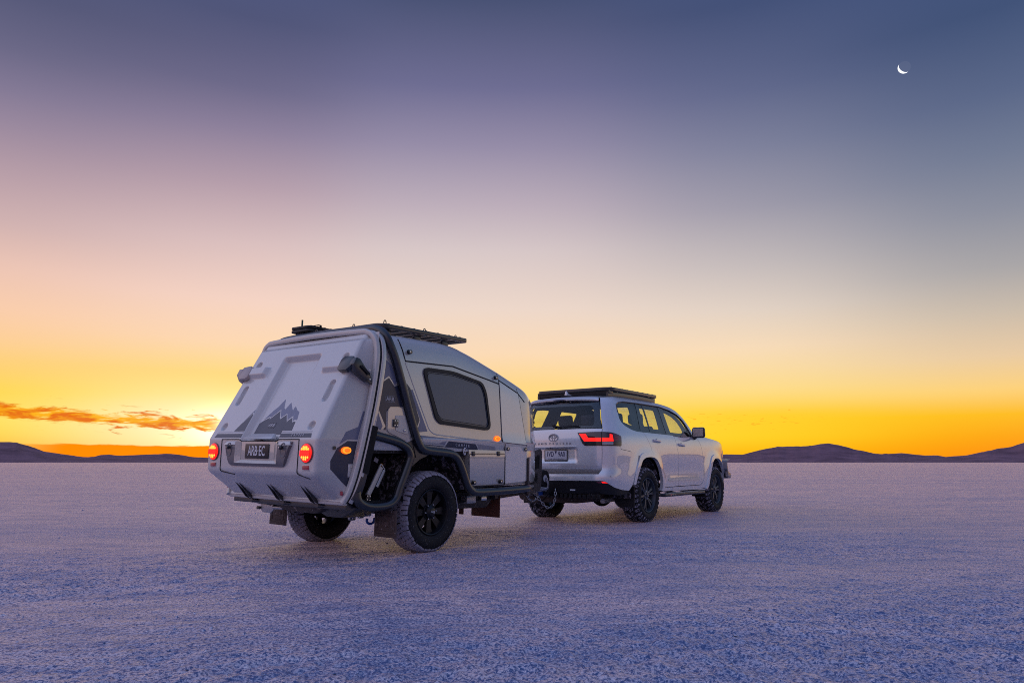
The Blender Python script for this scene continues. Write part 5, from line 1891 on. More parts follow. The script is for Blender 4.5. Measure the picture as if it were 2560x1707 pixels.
def csurf(dz=D1z, dv=D1v, inset=0.0, bulge=True):
    def f(s, z):
        a = np.abs(s)
        x = np.interp(a, SD, PD[:, 0])
        y = np.interp(a, SD, PD[:, 1])
        g = sst((-.35 - y) / .6)
        k = np.interp(z, KXz, KXv)
        xx = x * k
        if bulge:
            # waist crease and swollen arches
            side = sst((x - .90) / .05)
            for yc in (0.0, 2.85):
                q = np.hypot((y - yc) / 1.0, (z - .44) / .95)
                xx = xx + .020 * sst((.72 - q) / .22) * side
            xx = xx - .012 * sst((z - .56) / .06) * sst((.66 - z) / .05) * side * 0
            xx = xx - .016 * np.exp(-((z - .74) / .16) ** 2) * side * sst((y - .35) / .5) * sst((2.4 - y) / .5)
        yy = y + g * np.interp(z, dz, dv)
        if inset:
            # move inwards along the plan normal
            e = 1e-3
            x2 = np.interp(a + e, SD, PD[:, 0])
            y2 = np.interp(a + e, SD, PD[:, 1])
            n_ = np.hypot(x2 - x, y2 - y) + 1e-9
            xx = xx - inset * (y2 - y) / n_
            yy = yy + inset * (x2 - x) / n_
        return np.sign(s + 1e-12) * xx, yy, z
    return f


cs = csurf()
cb = csurf(D2z, D2v)
MP = [M_paint, M_int]


def cpan(name, poly, mats, parent, f=cs, step=.035, thick=.014, holes=(), both_sides=True, lift=0.0):
    """panel on the right flank and its mirror image on the left"""
    r_ = panel(name, poly, f, mats, parent, step, thick, holes, False, 34, lift)
    if not both_sides:
        return r_
    l_ = panel(name, poly, f, mats, parent, step, thick, holes, True, 34, lift)
    return r_, l_


# wheel-arch curves (s, z)
arcR_in = [(1.425, .553), (1.475, .655), (1.551, .775), (1.632, .885), (1.710, .925), (1.789, .942), (1.90, .948), (2.011, .943), (2.09, .925), (2.154, .894), (2.225, .82), (2.290, .715), (2.335, .585), (2.33, .50), (2.30, .443)]
arcR_out = [(1.365, .553), (1.415, .67), (1.485, .80), (1.575, .935), (1.66, .992), (1.757, 1.014), (1.90, 1.022), (2.022, 1.014), (2.12, .995), (2.205, .955), (2.290, .865), (2.355, .755), (2.395, .60), (2.390, .50), (2.375, .436)]
arcF_in = [(4.235, .402), (4.325, .461), (4.375, .58), (4.425, .69), (4.490, .795), (4.560, .88), (4.640, .928), (4.75, .945), (4.87, .938), (4.98, .905), (5.07, .845), (5.14, .76), (5.19, .66), (5.215, .55)]
arcF_out = [(4.19, .425), (4.265, .50), (4.315, .61), (4.365, .72), (4.43, .84), (4.515, .945), (4.62, .998), (4.75, 1.016), (4.89, 1.008), (5.02, .965), (5.13, .885), (5.205, .775), (5.255, .66), (5.275, .55)]
archR_o = [(p.x, p.y) for p in catmull([(a, b_, 0) for a, b_ in arcR_out], 3)]
archR_i = [(p.x, p.y) for p in catmull([(a, b_, 0) for a, b_ in arcR_in], 3)]
archF_o = [(p.x, p.y) for p in catmull([(a, b_, 0) for a, b_ in arcF_out], 3)]
archF_i = [(p.x, p.y) for p in catmull([(a, b_, 0) for a, b_ in arcF_in], 3)]
DLO = [(1.659, 1.322), (1.50, 1.345), (1.327, 1.400), (1.245, 1.455), (1.216, 1.50), (1.214, 1.60), (1.232, 1.718), (1.363, 1.750), (1.57, 1.773), (2.005, 1.780), (2.844, 1.776), (3.212, 1.733), (3.454, 1.674), (3.617, 1.580), (3.701, 1.480), (3.775, 1.325)]
GAP = .004
# body side: quarter, roof rail and windscreen pillar in one pressing
up_edge = [(3.915, 1.325), (3.86, 1.42), (3.78, 1.53), (3.665, 1.64), (3.50, 1.735), (3.30, 1.792), (3.05, 1.825), (2.7, 1.842), (2.2, 1.848), (1.7, 1.846), (1.25, 1.834), (.98, 1.820), (.835, 1.806)]
i0 = min(range(len(archR_o)), key=lambda i: abs(archR_o[i][0] - 2.018))
i1 = min(range(len(archR_o)), key=lambda i: abs(archR_o[i][0] - 1.60))
body = [(.822, 1.748), (.820, 1.349), (.806, 1.298), (.931, 1.292), (.99, 1.282), (1.060, 1.262), (1.121, 1.240), (1.101, 1.104), (1.096, 1.058), (1.35, 1.028)] + archR_o[i1:i0 + 1] + [(2.014, 1.06), (2.006, 1.10), (1.965, 1.155), (1.920, 1.215), (1.885, 1.262), (1.850, 1.318)] + DLO + up_edge
bside = cpan('body_side', body[::-1], MP, CR)
par = bside[0]
# doors
rdoor = [(1.858, 1.318), (1.892, 1.262), (1.928, 1.215), (1.972, 1.155), (2.012, 1.10), (2.022, 1.05), (2.026, 1.018)] + archR_o[i0 + 1:] + [(2.385, .488), (2.70, .490), (3.016, .494), (3.040, .70), (3.046, .916), (3.026, 1.02), (2.998, 1.085), (2.968, 1.20), (2.952, 1.302)]
rd = cpan('rear_door', rdoor, MP, CR)
fdoor = [(2.960, 1.302), (2.976, 1.20), (3.006, 1.085), (3.034, 1.02), (3.054, .916), (3.048, .70), (3.024, .494), (3.5, .493), (3.985, .490), (4.075, .525), (4.130, .59), (4.160, .67), (4.166, .78), (4.148, .90), (4.10, 1.10), (4.03, 1.22), (3.93, 1.30), (3.86, 1.314), (3.72, 1.310), (3.50, 1.288), (3.30, 1.285)]
fd = cpan('front_door', fdoor, MP, CR)
fend = [(3.94, 1.302), (4.038, 1.222), (4.108, 1.10), (4.156, .90), (4.174, .78), (4.168, .67), (4.138, .588), (4.082, .520), (4.00, .486), (4.02, .44)] + archF_o + [(5.40, .56), (5.55, .62), (5.58, .80), (5.56, .98), (5.50, 1.10), (5.38, 1.185), (5.10, 1.250), (4.70, 1.290), (4.30, 1.318), (3.98, 1.330), (3.925, 1.325)]
fe = cpan('front_fender', fend, MP, CR)
sill = [(2.385, .482), (4.00, .484), (4.016, .440), (4.215, .404), (4.17, .396), (3.9, .412), (2.36, .430)]
cpan('sill', sill[::-1], MP, CR, thick=.02)
cpan('arch_flare', (archR_o + archR_i[::-1])[::-1], MP, CR, lift=.016, thick=.05, step=.03)
cpan('arch_flare', (archF_o + archF_i[::-1])[::-1], MP, CR, lift=.016, thick=.05, step=.03)
# thin bright moulding low on the doors
for a_, b_ in ((2.618, 3.016), (3.026, 3.965)):
    cpan('side_moulding', round_poly([(a_, .582), (b_, .581), (b_, .625), (a_, .627)], .016, 4), M_lite, CR, lift=.012, thick=.012)

# windows: black surround with the panes let in
P1 = round_poly([(1.262, 1.706), (1.375, 1.738), (1.558, 1.758), (1.968, 1.764), (1.795, 1.336), (1.659, 1.342), (1.340, 1.414), (1.246, 1.492)], .02, 3)
P2 = round_poly([(2.022, 1.764), (2.192, 1.763), (2.120, 1.334), (1.860, 1.336)], .006, 2)
P3 = round_poly([(2.237, 1.762), (2.790, 1.757), (2.708, 1.315), (2.156, 1.330)], .010, 2)
P4 = round_poly([(2.937, 1.742), (3.171, 1.722), (3.385, 1.673), (3.539, 1.605), (3.645, 1.506), (3.670, 1.330), (3.600, 1.302), (3.352, 1.292), (2.888, 1.306)], .012, 3)
dlo_poly = [(1.850, 1.318)] + DLO + [(3.90, 1.318), (3.72, 1.310), (3.50, 1.289), (3.30, 1.286), (2.955, 1.302)]
f8, f14, f11 = csurf(inset=.006), csurf(inset=.014), csurf(inset=.011)
for mir in (False, True):
    fr = panel('window_surround', dlo_poly[::-1], f8, [M_gtrim, M_int], CR, .05, .010, [P1, P2, P3, P4], mir, 34)
    panel('window', P1, f11, G_side, fr, .08, .003, (), mir)
    panel('window', P2, f11, G_side, fr, .08, .003, (), mir)
    panel('window', P3, f11, G_side, fr, .08, .003, (), mir)
    panel('window', P4, f11, G_front, fr, .08, .003, (), mir)
    sg = -1 if mir else 1
    X_, Y_, Z_ = csurf(inset=-.004)(np.array([q[0] for q in dlo_poly]), np.array([q[1] for q in dlo_poly]))
    tube('window_trim', [(sg * a, b_, c_) for a, b_, c_ in zip(X_, Y_, Z_)][17:], .007, M_chr if False else M_gtrim, fr, 6)
    tube('roof_trim', [(sg * a, b_, c_) for a, b_, c_ in zip(X_, Y_, Z_)][6:17], .006, M_gtrim, fr, 6)

# moulded trim inside the window openings
Q1 = round_poly([(1.345, 1.690), (1.60, 1.712), (1.790, 1.712), (1.700, 1.425), (1.60, 1.420), (1.375, 1.465)], .05, 4)
Q3 = round_poly([(2.125, 1.716), (2.690, 1.712), (2.610, 1.385), (2.060, 1.395)], .05, 4)
Q4 = round_poly([(2.985, 1.700), (3.160, 1.682), (3.345, 1.636), (3.490, 1.56), (3.565, 1.46), (3.580, 1.375), (3.35, 1.350), (2.935, 1.358)], .05, 4)
f40 = csurf(inset=.045, bulge=False)
for mir in (False, True):
    panel('pillar_trim', dlo_poly[::-1], f40, [M_int, M_int], CR, .06, .02, [Q1, Q3, Q4], mir, 34)

# roof, windscreen, bonnet: lofts between the two upper edges
ue = np.array([(p.x, p.y) for p in catmull([(a, b_, 0) for a, b_ in up_edge[::-1]], 6)])
EX, EY, EZ = cs(ue[:, 0], ue[:, 1])
U = np.linspace(-1, 1, 33)
roof_m = EY < 1.28


def loft(mask, fwd, crown, name, mats, thick=.02, sm=40, par_=None):
    ix = np.where(mask)[0]
    A = []
    for q, i in enumerate(ix):
        f_ = fwd(EY[i], q / max(1, len(ix) - 1))
        c_ = crown(EY[i], q / max(1, len(ix) - 1))
        b_ = 1 - U ** 2
        A.append(np.stack([U * EX[i], EY[i] + f_ * b_, EZ[i] + c_ * (1 - np.abs(U) ** 2.4)], -1))
    A = np.array(A)
    V, F = grid_vf(A)
    N = np.array([0, 0, -thick]) if name == 'roof' else np.array([0, -thick * .7, -thick * .7])
    V2 = np.vstack([V, V + N])
    n_ = len(V)
    Fs = [tuple(f[::-1]) for f in F] + [tuple(n_ + f) for f in F]
    mi = [0] * len(F) + [len(mats) - 1] * len(F)
    return mk(name, V2, Fs, mats, par_ or CR, sm, mi)


rf = loft(roof_m, lambda y, t: -.075 * (1 - t) ** 2 + .30 * t ** 3, lambda y, t: .045, 'roof', [M_paint, M_int])
ws_m = EY >= EY[roof_m].max() - 1e-6
ws = loft(ws_m, lambda y, t: .30 + .16 * t, lambda y, t: .045 - .02 * t, 'windscreen', [G_front, G_front], .004)
# bonnet
fe_top = np.array([(p.x, p.y) for p in catmull([(a, b_, 0) for a, b_ in [(3.925, 1.325), (3.98, 1.330), (4.30, 1.318), (4.70, 1.290), (5.10, 1.250), (5.38, 1.185), (5.50, 1.10)]], 6)])
BX, BY, BZ = cs(fe_top[:, 0], fe_top[:, 1])
A = []
for i in range(len(BX)):
    t = i / (len(BX) - 1)
    f_ = .44 * (1 - t) + .26 * t
    c_ = .050 - .02 * t
    bul = .022 * sst((np.abs(U) - .55) / .12) * (1 - t * .6) * sst((.97 - np.abs(U)) / .12)
    A.append(np.stack([U * BX[i], BY[i] + f_ * (1 - U ** 2), BZ[i] + c_ * (1 - np.abs(U) ** 3) + bul * .5], -1))
A = np.array(A)
V, F = grid_vf(A)
V2 = np.vstack([V, V - np.array([0, 0, .02])])
mk('bonnet', V2, [tuple(f[::-1]) for f in F] + [tuple(len(V) + f) for f in F], MP, CR, 40, [0] * len(F) + [1] * len(F))

# ---------- tail
def tailmap(s, z):
    x, y, zz = cs(s, z)
    a = np.abs(s)
    m = sst((.405 - a) / .05) * sst((z - .860) / .045) * sst((1.080 - z) / .012)
    y = y + .034 * m
    y = y + .008 * np.exp(-((z - 1.085) / .010) ** 2) * sst((.40 - a) / .02) * 0
    return x, y, zz


lampT = [(.415, 1.292), (.624, 1.297), (.790, 1.298), (.772, 1.103), (.522, 1.104), (.485, 1.138)]
tg = [(-.765, .762), (-.72, .714), (-.68, .706), (.68, .706), (.72, .714), (.765, .762), (.775, 1.103), (.522, 1.104), (.485, 1.138), (.415, 1.292), (.624, 1.297), (.795, 1.298), (.812, 1.344), (-.812, 1.344), (-.795, 1.298), (-.624, 1.297), (-.415, 1.292), (-.485, 1.138), (-.522, 1.104), (-.775, 1.103)]
tgate = panel('tailgate', tg, tailmap, MP, CR, .028, .02, (), False, 34)
rg = panel('rear_window', [(-.806, 1.352), (.806, 1.352), (.808, 1.55), (.806, 1.752), (-.806, 1.752), (-.808, 1.55)], csurf(inset=.004), G_rear, CR, .07, .004)
# black ceramic band round the rear glass
panel('window_band', [(-.806, 1.352), (.806, 1.352), (.808, 1.55), (.806, 1.752), (-.806, 1.752), (-.808, 1.55)], csurf(inset=.012), M_gtrim, rg, .07, .004, [round_poly([(-.70, 1.390), (.70, 1.390), (.705, 1.55), (.685, 1.690), (-.685, 1.690), (-.705, 1.55)], .06, 4)])
# tail lamps: tailgate half and body half
for mir in (False, True):
    lamp1 = panel('tail_lamp', [(.420, 1.288), (.624, 1.293), (.788, 1.294), (.770, 1.107), (.524, 1.108), (.489, 1.140)][::-1], csurf(inset=-.012), M_smoke, CR, .04, .03, (), mir)
    panel('lamp_bar', [(.445, 1.274), (.552, 1.272), (.583, 1.216), (.776, 1.214), (.770, 1.162), (.521, 1.164)][::-1], csurf(inset=-.014), E_tail, lamp1, .04, .005, (), mir)
    panel('lamp_lower_lens', [(.530, 1.150), (.768, 1.150), (.765, 1.112), (.536, 1.113)][::-1], csurf(inset=-.014), M_gtrim, lamp1, .04, .004, (), mir)
    lamp2 = panel('tail_lamp', [(.796, 1.294), (.931, 1.288), (.99, 1.278), (1.060, 1.258), (1.117, 1.236), (1.097, 1.107), (.778, 1.107)][::-1], csurf(inset=-.012), M_smoke, CR, .04, .03, (), mir)
    panel('lamp_bar', [(.789, 1.214), (.893, 1.213), (.903, 1.268), (.942, 1.260), (.949, 1.166), (.784, 1.163)][::-1], csurf(inset=-.014), E_tail, lamp2, .04, .005, (), mir)
    panel('lamp_side_lens', [(.958, 1.277), (.99, 1.272), (1.055, 1.252), (1.108, 1.230), (1.100, 1.172), (.956, 1.168)][::-1], csurf(inset=-.0135), M_redl, lamp2, .04, .004, (), mir)
    panel('reverse_lamp', [(.785, 1.155), (.942, 1.157), (.938, 1.116), (.783, 1.114)][::-1], csurf(inset=-.014), M_clr, lamp2, .03, .004, (), mir)
    for dz_ in (1.215, 1.195):
        panel('lamp_rib', [(.975, dz_), (1.04, dz_ - .004), (1.038, dz_ + .008), (.975, dz_ + .012)], csurf(inset=-.017), M_refl, lamp2, .04, .003, (), mir)
# emblem: three ovals
em = bpy.data.objects.new
ec = Vector((0, float(cs(np.array([0.0]), np.array([1.225]))[1][0]) - .006, 1.225))


def oval(cx, cz, rx, rz, r_, par_):
    return tube('emblem_ring', [(ec.x + cx + rx * math.cos(a), ec.y, ec.z + cz + rz * math.sin(a)) for a in np.linspace(0, 2 * math.pi, 28, endpoint=False)], r_, M_sat, par_, 6, closed=True)


oval(0, 0, .078, .053, .007, tgate)
oval(0, .018, .055, .024, .005, tgate)
oval(0, .002, .024, .049, .005, tgate)
lx = -.315
for word, x0, x1 in (('LAND', -.315, -.135), ('CRUISER', -.055, .285)):
    for q, ch in enumerate(word):
        xx = x0 + (x1 - x0) * q / (len(word) - 1)
        yy = float(cs(np.array([xx]), np.array([1.14]))[1][0])
        textm('tailgate_letter', ch, .040, frame((xx, yy - .006, 1.140), (1, 0, 0), (0, 0, 1)), M_sat, tgate, .003, sx=1.15, bold=.0006)
# number plate
yp = -1.10 + .034 - .010
npl = box('number_plate', (.030, yp - .004, .972), (.372, .006, .136), mat('white_number_plate', (.62, .62, .66), .3, var=.04), CR, .003)
for c_, s_ in (((.030, yp - .005, 1.045), (.392, .012, .010)), ((.030, yp - .005, .896), (.392, .012, .018)), ((-.162, yp - .005, .970), (.010, .012, .158)), ((.222, yp - .005, .970), (.010, .012, .158))):
    box('plate_frame', c_, s_, M_gtrim, npl, .002)
M_navy = mat('navy_plate_print', (.012, .018, .09), .4, var=.05)
textm('plate_lettering', '1VD', .098, frame((-.068, yp - .0078, .985), (1, 0, 0), (0, 0, 1)), M_navy, npl, .001, sx=.70, bold=.001)
textm('plate_lettering', '9A0', .098, frame((.128, yp - .0078, .985), (1, 0, 0), (0, 0, 1)), M_navy, npl, .001, sx=.70, bold=.001)
mk('plate_triangle', [(.010, yp - .008, 1.034), (.050, yp - .008, 1.034), (.030, yp - .008, .985)], [(0, 2, 1)], M_navy, npl)
textm('plate_motto', 'VICTORIA - THE EDUCATION STATE', .016, frame((.030, yp - .0078, .918), (1, 0, 0), (0, 0, 1)), M_navy, npl, .0006, sx=1.0)
box('plate_garnish', (0, -1.108, 1.092), (.78, .02, .012), M_paint, tgate, .004)
tube('reverse_camera', [(-.04, -1.115, 1.084), (-.04, -1.115, 1.070)], .012, M_gtrim, tgate, 10)
# wiper
wy = csurf(inset=-.02)
W_ = [tuple(float(v[0]) for v in wy(np.array([a]), np.array([b_]))) for a, b_ in ((-.004, 1.398), (.10, 1.385), (.45, 1.392))]
wip = tube('wiper', W_, .009, M_plas, CR, 8)
wp_ = lathe('wiper_pivot', [(0, .022), (.012, .022), (.016, .014), (.016, 0)], M_plas, wip, 14, flip=True)
wp_.location = W_[0]
wp_.rotation_euler = (0, 0, R(-90))
# bumper: painted upper with black valance
bup = [(-.744, .708), (0, .704), (.744, .708), (.770, .762), (.782, 1.100), (1.094, 1.098), (1.090, 1.052), (1.35, 1.022), (1.575, .995)] + archR_o[:i1 + 1][::-1][3:] + [(1.355, .545), (1.278, .472), (1.12, .490), (.978, .526), (.891, .575), (.850, .600), (.808, .617), (.722, .618), (0, .612)]
R_half = [p for p in bup if p[0] >= 0]
L_half = [(-a, b_) for a, b_ in R_half[::-1]]
bmp = panel('rear_bumper', [p for p in (R_half + L_half)][::-1], cb, MP, CR, .035, .02, (), False, 34)
vh = [(0, .606), (.722, .612), (.808, .611), (.850, .594), (.891, .569), (.978, .520), (1.12, .484), (1.278, .465), (1.30, .44), (1.20, .425), (1.07, .413), (.774, .440), (0, .436)]
val = panel('bumper_valance', (vh + [(-a, b_) for a, b_ in vh[::-1]])[::-1], csurf(D2z, D2v, .004), M_plas, CR, .04, .02, (), False, 34)
for mir in (False, True):
    panel('bumper_reflector', [(.715, .603), (.808, .613), (.850, .603), (.882, .584), (.745, .586)], csurf(D2z, D2v, -.004), M_redl, val, .03, .008, (), mir)
    panel('bumper_lamp', [(.790, .606), (.812, .608), (.848, .598), (.876, .586), (.800, .588)], csurf(D2z, D2v, -.006), E_tail, val, .03, .004, (), mir)
    for a_ in (.55, .92):
        X_, Y_, Z_ = [float(v[0]) for v in csurf(D2z, D2v, -.001)(np.array([a_]), np.array([.66 + .02 * (a_ > .9)]))]
        pk = lathe('parking_sensor', [(0, .014), (.003, .014), (.003, 0)], M_paint, bmp, 14, flip=True)
        pk.location = ((-1 if mir else 1) * X_, Y_, Z_)
        pk.rotation_euler = (0, 0, R(-90) if not mir else R(-90))
# spoiler over the glass
sp_s = np.linspace(-.80, .80, 41)
sx_, sy_, _ = cs(sp_s, np.full_like(sp_s, 1.79))
tx_ = np.gradient(sx_)
ty_ = np.gradient(sy_)
n_ = np.hypot(tx_, ty_)
ox_, oy_ = ty_ / n_, -tx_ / n_
V, F = [], []
sec = [(-.10, 1.838), (-.02, 1.826), (.035, 1.806), (.060, 1.788), (.058, 1.772), (.03, 1.760), (-.06, 1.755)]
for i in range(41):
    e = 1 - .35 * (abs(sp_s[i]) / .8) ** 4
    notch = .012 * float(np.clip((.15 - abs(sp_s[i])) / .05, 0, 1))
    arch = .022 * (1 - (sp_s[i] / .8) ** 2) - .012
    for d_, z_ in sec:
        V.append((sx_[i] + ox_[i] * d_ * e, sy_[i] + oy_[i] * d_ * e, z_ + arch + (notch if z_ < 1.775 else 0)))
m_ = len(sec)
for i in range(40):
    for k in range(m_):
        k2 = (k + 1) % m_
        F.append((i * m_ + k, i * m_ + k2, (i + 1) * m_ + k2, (i + 1) * m_ + k))
F += [tuple(range(m_)), tuple(40 * m_ + k for k in range(m_))[::-1]]
bms = bmesh.new()
vs = [bms.verts.new(v) for v in V]
for f in F:
    bms.faces.new([vs[i] for i in f])
bmesh.ops.recalc_face_normals(bms, faces=bms.faces)
spo = from_bm('spoiler', bms, M_paint, CR, 50)
# shark-fin aerial
prism('aerial', [(-.74, 1.872), (-.735, 1.935), (-.72, 1.945), (-.66, 1.905), (-.56, 1.878)], lambda a, b_, t: ((t - .5) * .05 * (1 if b_ < 1.9 else .35), a, b_), M_paint, CR, .008)

# ---------- roof rack
z0 = 1.955
rk_ = [(.655, -.46, z0), (.655, 1.07, z0 - .005), (-.655, 1.07, z0 - .005), (-.655, -.46, z0), (-.58, -.565, z0), (.58, -.565, z0)]
crk = bar('roof_rack', fillet(rk_, .05, 4, True), rrect(.045, .050, .008), M_blk, CR, closed=True, up=(0, 0, 1))
for k in range(9):
    yy = -.46 + k * 1.44 / 8
    bar('rack_slat', [(-.64, yy, z0 - .004), (.64, yy, z0 - .004)], rrect(.024, .075, .006), M_blk, crk, up=(0, 0, 1))
for s in (1, -1):
    bar('rack_rail', catmull([(s * .615, -.56, 1.868), (s * .625, -.2, 1.885), (s * .628, .5, 1.888), (s * .625, 1.05, 1.87)], 5), rrect(.035, .075, .010), M_blk, crk, up=(0, 0, 1))
    for yy in (-.48, .28, 1.0):
        box('rack_mount', (s * .625, yy, 1.915), (.03, .14, .07), M_blk, crk, .008)
prism('wind_deflector', [(-.60, 1.865), (.60, 1.865), (.64, 1.945), (-.64, 1.945)], lambda a, b_, t: (a, -.535 - .02 * t, b_ - .002), M_plas, crk, .004)

# ---------- mirrors, handles, steps
for s in (1, -1):
    bmx = bmesh.new()
    bm_box(bmx, (s * 1.045, 1.93, 1.375), (.235, .125, .185))
    bev(bmx, .045, 4)
    for v in bmx.verts:
        if v.co.y > 1.93:
            v.co.x = s * 1.045 + (v.co.x - s * 1.045) * .86
            v.co.z = 1.375 + (v.co.z - 1.375) * .84
    mr_ = from_bm('door_mirror', bmx, M_gtrim, CR, 50)
    box('mirror_glass', (s * 1.05, 1.865, 1.378), (.185, .004, .135), M_chr, mr_, .0)
    bar('mirror_arm', [(s * .915, 1.97, 1.275), (s * .965, 1.955, 1.295), (s * .985, 1.945, 1.325)], rrect(.045, .06, .014), M_gtrim, mr_)
    for (a_, z_) in ((2.235, 1.198), (3.18, 1.155)):
        X_, Y_, Z_ = [float(v[0]) for v in cs(np.array([a_]), np.array([z_]))]
        hd = bar('door_handle', fillet([(s * (X_ + .002), Y_ - .12, z_ + .008), (s * (X_ + .034), Y_ - .085, z_ + .006), (s * (X_ + .036), Y_ + .07, z_ - .004), (s * (X_ + .002), Y_ + .12, z_ - .012)], .03, 4), rrect(.020, .034, .008), M_paint, CR, up=(0, 0, 1))
        dsh = lathe('handle_cup', [(0, .0), (-.004, .04), (.001, .052), (.002, .056)], M_gtrim, hd, 16)
        dsh.scale = (1, 1.2, .7)
        dsh.location = (s * (X_ + .001), Y_ - .01, z_ - .008)
        dsh.rotation_euler = (0, 0, 0 if s > 0 else math.pi)
    st = bar('side_step', catmull([(s * .86, .46, .385), (s * .955, .50, .372), (s * .975, .62, .370), (s * .975, 1.3, .368), (s * .975, 2.05, .365), (s * .955, 2.18, .366), (s * .86, 2.22, .378)], 5), rrect(.085, .055, .02), mat('step_alloy_black', (.035, .037, .045), .32, metal=.5, var=.2, salt=.2, sscale=30), CR, up=(0, 0, 1))
    bar('step_tread', [(s * .978, .64, .3985), (s * .978, 2.03, .3945)], rrect(.060, .008, .002), M_zinc, st, up=(0, 0, 1))
    for yy in (.75, 1.35, 1.95):
        bar('step_bracket', [(s * .60, yy, .40), (s * .93, yy, .362)], rrect(.05, .03, .006), M_blk, st)
    rv = lathe('step_badge', [(0, .018), (.003, .018), (.003, 0)], M_refl, st, 12, flip=True)
    rv.location = (s * 1.018, .72, .372)
    # mudflaps
    panel('mudflap', [(.655, .300), (.72, .240), (.97, .236), (.975, .545), (.90, .478), (.80, .455), (.66, .44)][::-1], lambda x, z: (x, np.full_like(x, -.475) + .02 * (z - .24), z), [M_flap if False else M_plas, M_plas], CR, .06, .008, (), s < 0)
    panel('mudflap', [(.70, .280), (.95, .275), (.955, .45), (.70, .46)], lambda x, z: (x, np.full_like(x, 2.345), z), [M_plas, M_plas], CR, .06, .008, (), s < 0)
    # arch liners
    for (yc_, r_) in ((0.0, .50), (2.87, .50)):
        V, F = [], []
        for k in range(17):
            a = R(-8 + 196 * k / 16)
            V += [(s * .93, yc_ + r_ * math.cos(a), .43 + r_ * 1.02 * math.sin(a)), (s * .56, yc_ + r_ * math.cos(a), .43 + r_ * 1.02 * math.sin(a))]
        for k in range(16):
            F.append((2 * k, 2 * k + 1, 2 * k + 3, 2 * k + 2) if s > 0 else (2 * k, 2 * k + 2, 2 * k + 3, 2 * k + 1))
        mk('arch_liner', V, F, M_salt, CR, 40)
        box('arch_inner_wall', (s * .56, yc_, .68), (.01, .98, .54), M_dark, CR)
    # wheels
    for yy in (0.0, 2.85):
        make_wheel(CR, (s * .835, yy, .392), .405, .285, .249, 'car', s)
    box('suspension_link', (s * .45, .35, .40), (.06, .75, .06), M_dark, CR, .01)

# ---------- underside
box('rear_axle', (0, 0, .39), (1.3, .11, .12), M_dark, CR, .03)
bmd = bmesh.new()
bmesh.ops.create_uvsphere(bmd, u_segments=18, v_segments=12, radius=.16)
df_ = from_bm('differential', bmd, M_dark, CR, 60)
df_.location = (.18, 0, .36)
prism('fuel_tank', round_poly([(-.75, .50), (-.72, .33), (-.60, .29), (.30, .29), (.52, .33), (.60, .50)], .05, 3), lambda a, b_, t: (a, -.95 + .55 * t, b_), mat('tank_underseal', (.050, .032, .026), .75, var=.3, salt=.12, sscale=20), CR, .02)
for k in range(12):
    box('valance_vent', (-.10 + k * .075, -1.085, .398), (.05, .03, .055), M_plas, CR, .004)
box('underfloor', (0, 1.5, .42), (1.15, 4.2, .08), M_dark, CR)
box('tow_bar', (0, -1.02, .42), (1.1, .08, .08), M_blk, CR, .01)
bar('tow_tongue', [(-.04, -1.0, .42), (-.05, -1.20, .42), (-.06, -1.30, .44)], rrect(.055, .055, .006), M_blk, CR, up=(0, 0, 1))
box('tow_label', (.36, -1.172, .487), (.085, .004, .020), M_wht, CR, .002)
tube('exhaust', catmull([(.55, .2, .36), (.60, -.4, .34), (.66, -.85, .33)], 5), .036, M_zinc, CR, 12)

# ---------- front end
ff = [(0, .55), (.5, .55), (.5, 1.06), (0, 1.06)]
sF = float(SD[-1])
hf = [(5.60, .56), (5.85, .58), (sF, .58), (sF, 1.06), (5.85, 1.06), (5.55, 1.09), (5.585, .97), (5.595, .80), (5.57, .63)]
for mir in (False, True):
    panel('front_fascia', hf, csurf(bulge=False), M_plas, CR, .06, .02, (), mir)
    panel('headlamp', [(5.40, .95), (5.62, .93), (5.62, 1.07), (5.46, 1.10)], csurf(inset=-.006), M_clr, CR, .05, .02, (), mir)
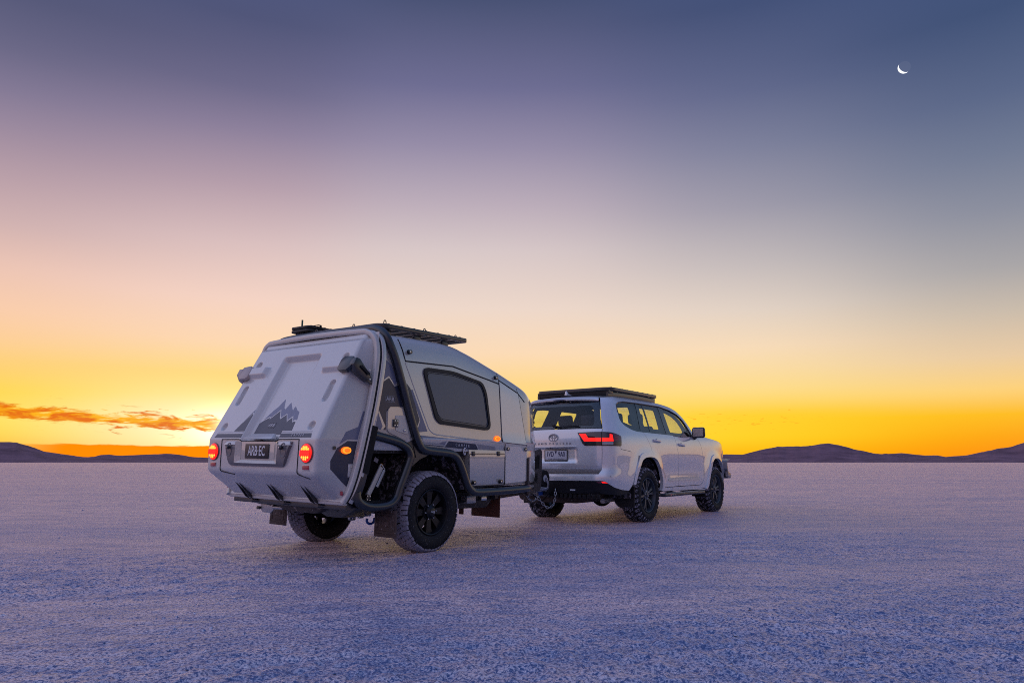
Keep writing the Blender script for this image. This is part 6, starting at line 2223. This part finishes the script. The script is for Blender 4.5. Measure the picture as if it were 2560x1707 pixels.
# steel bull bar with upswept wings
M_bar = mat('silver_grey_bar', (.24, .24, .26), .38, metal=.4, var=.08)
for s in (1, -1):
    wing = bmesh.new()
    P_ = [(.99, 3.42, .74), (.99, 3.42, .90), (.93, 3.80, .93), (.70, 4.03, .935), (.70, 4.03, .66), (.90, 3.80, .66)]
    lo = [wing.verts.new((s * a, b_, c_)) for a, b_, c_ in P_]
    hi = [wing.verts.new((s * (a - .14), b_ - .10, c_)) for a, b_, c_ in P_]
    wing.faces.new(lo)
    wing.faces.new(hi[::-1])
    for i in range(6):
        j = (i + 1) % 6
        wing.faces.new((lo[j], lo[i], hi[i], hi[j]))
    bmesh.ops.recalc_face_normals(wing, faces=wing.faces)
    bev(wing, .018, 3)
    from_bm('bar_wing', wing, M_bar, CR, 40)
    bar('bar_under_rail', [(s * .95, 3.50, .66), (s * .88, 3.85, .62), (s * .55, 4.02, .60)], rrect(.05, .10, .015), M_bar, CR, up=(0, 0, 1))
    ind = lathe('bonnet_lamp', [(0, .05), (.03, .05), (.045, .035), (.045, 0)], mat('orange_lens', (.45, .09, .02), .2, var=.1), CR, 14, flip=True)
    ind.location = (s * .60, 4.02, 1.14)
    ind.rotation_euler = (0, R(-90), 0)
box('bar_centre', (0, 4.02, .79), (1.40, .12, .28), M_bar, CR, .03)
tube('bar_hoop', fillet([(.62, 4.02, .90), (.58, 4.02, 1.13), (-.58, 4.02, 1.13), (-.62, 4.02, .90)], .08, 5), .030, M_bar, CR, 12)

# ---------- cabin
box('cabin_floor', (0, .75, .62), (1.72, 3.2, .06), M_int, CR)
prism('dashboard', [(1.75, .80), (1.72, 1.20), (1.80, 1.27), (2.35, 1.27), (2.35, .80)], lambda a, b_, t: (-.82 + 1.64 * t, a, b_), M_int, CR, .04)
tube('steering_wheel', [(.38 + .18 * math.cos(a), 1.58 + .07 * math.sin(a), 1.22 + .17 * math.sin(a)) for a in np.linspace(0, 2 * math.pi, 24, endpoint=False)], .016, M_int, CR, 8, closed=True)
box('centre_console', (0, 1.35, .86), (.24, .9, .42), M_int, CR, .04)
box('parcel_trim', (0, -.86, 1.02), (1.45, .30, .62), M_int, CR, .03)


def seat(x, y, w, h, head, back=.14):
    bms_ = bmesh.new()
    bm_box(bms_, (x, y, .90), (w, .46, .18))
    bm_box(bms_, (x, y - .27, .90 + h / 2), (w, back, h), Matrix.Rotation(R(14), 4, 'X'))
    bev(bms_, .045, 3)
    st_ = from_bm('seat', bms_, M_seat, CR, 50)
    for hx in head:
        bmh_ = bmesh.new()
        bm_box(bmh_, (x + hx, y - .40, .90 + h + .115), (.25, .11, .17), Matrix.Rotation(R(8), 4, 'X'))
        bev(bmh_, .04, 3)
        hd_ = from_bm('headrest', bmh_, M_seat, st_, 50)
        for d_ in (-.05, .05):
            tube('headrest_post', [(x + hx + d_, y - .39, .90 + h - .03), (x + hx + d_, y - .40, .90 + h + .06)], .007, M_chr, hd_, 6)
    return st_


seat(.40, 1.20, .52, .56, (0,))
seat(-.40, 1.20, .52, .56, (0,))
seat(0, .38, 1.36, .52, (-.45, .45))
seat(.44, -.40, .46, .46, (0,))
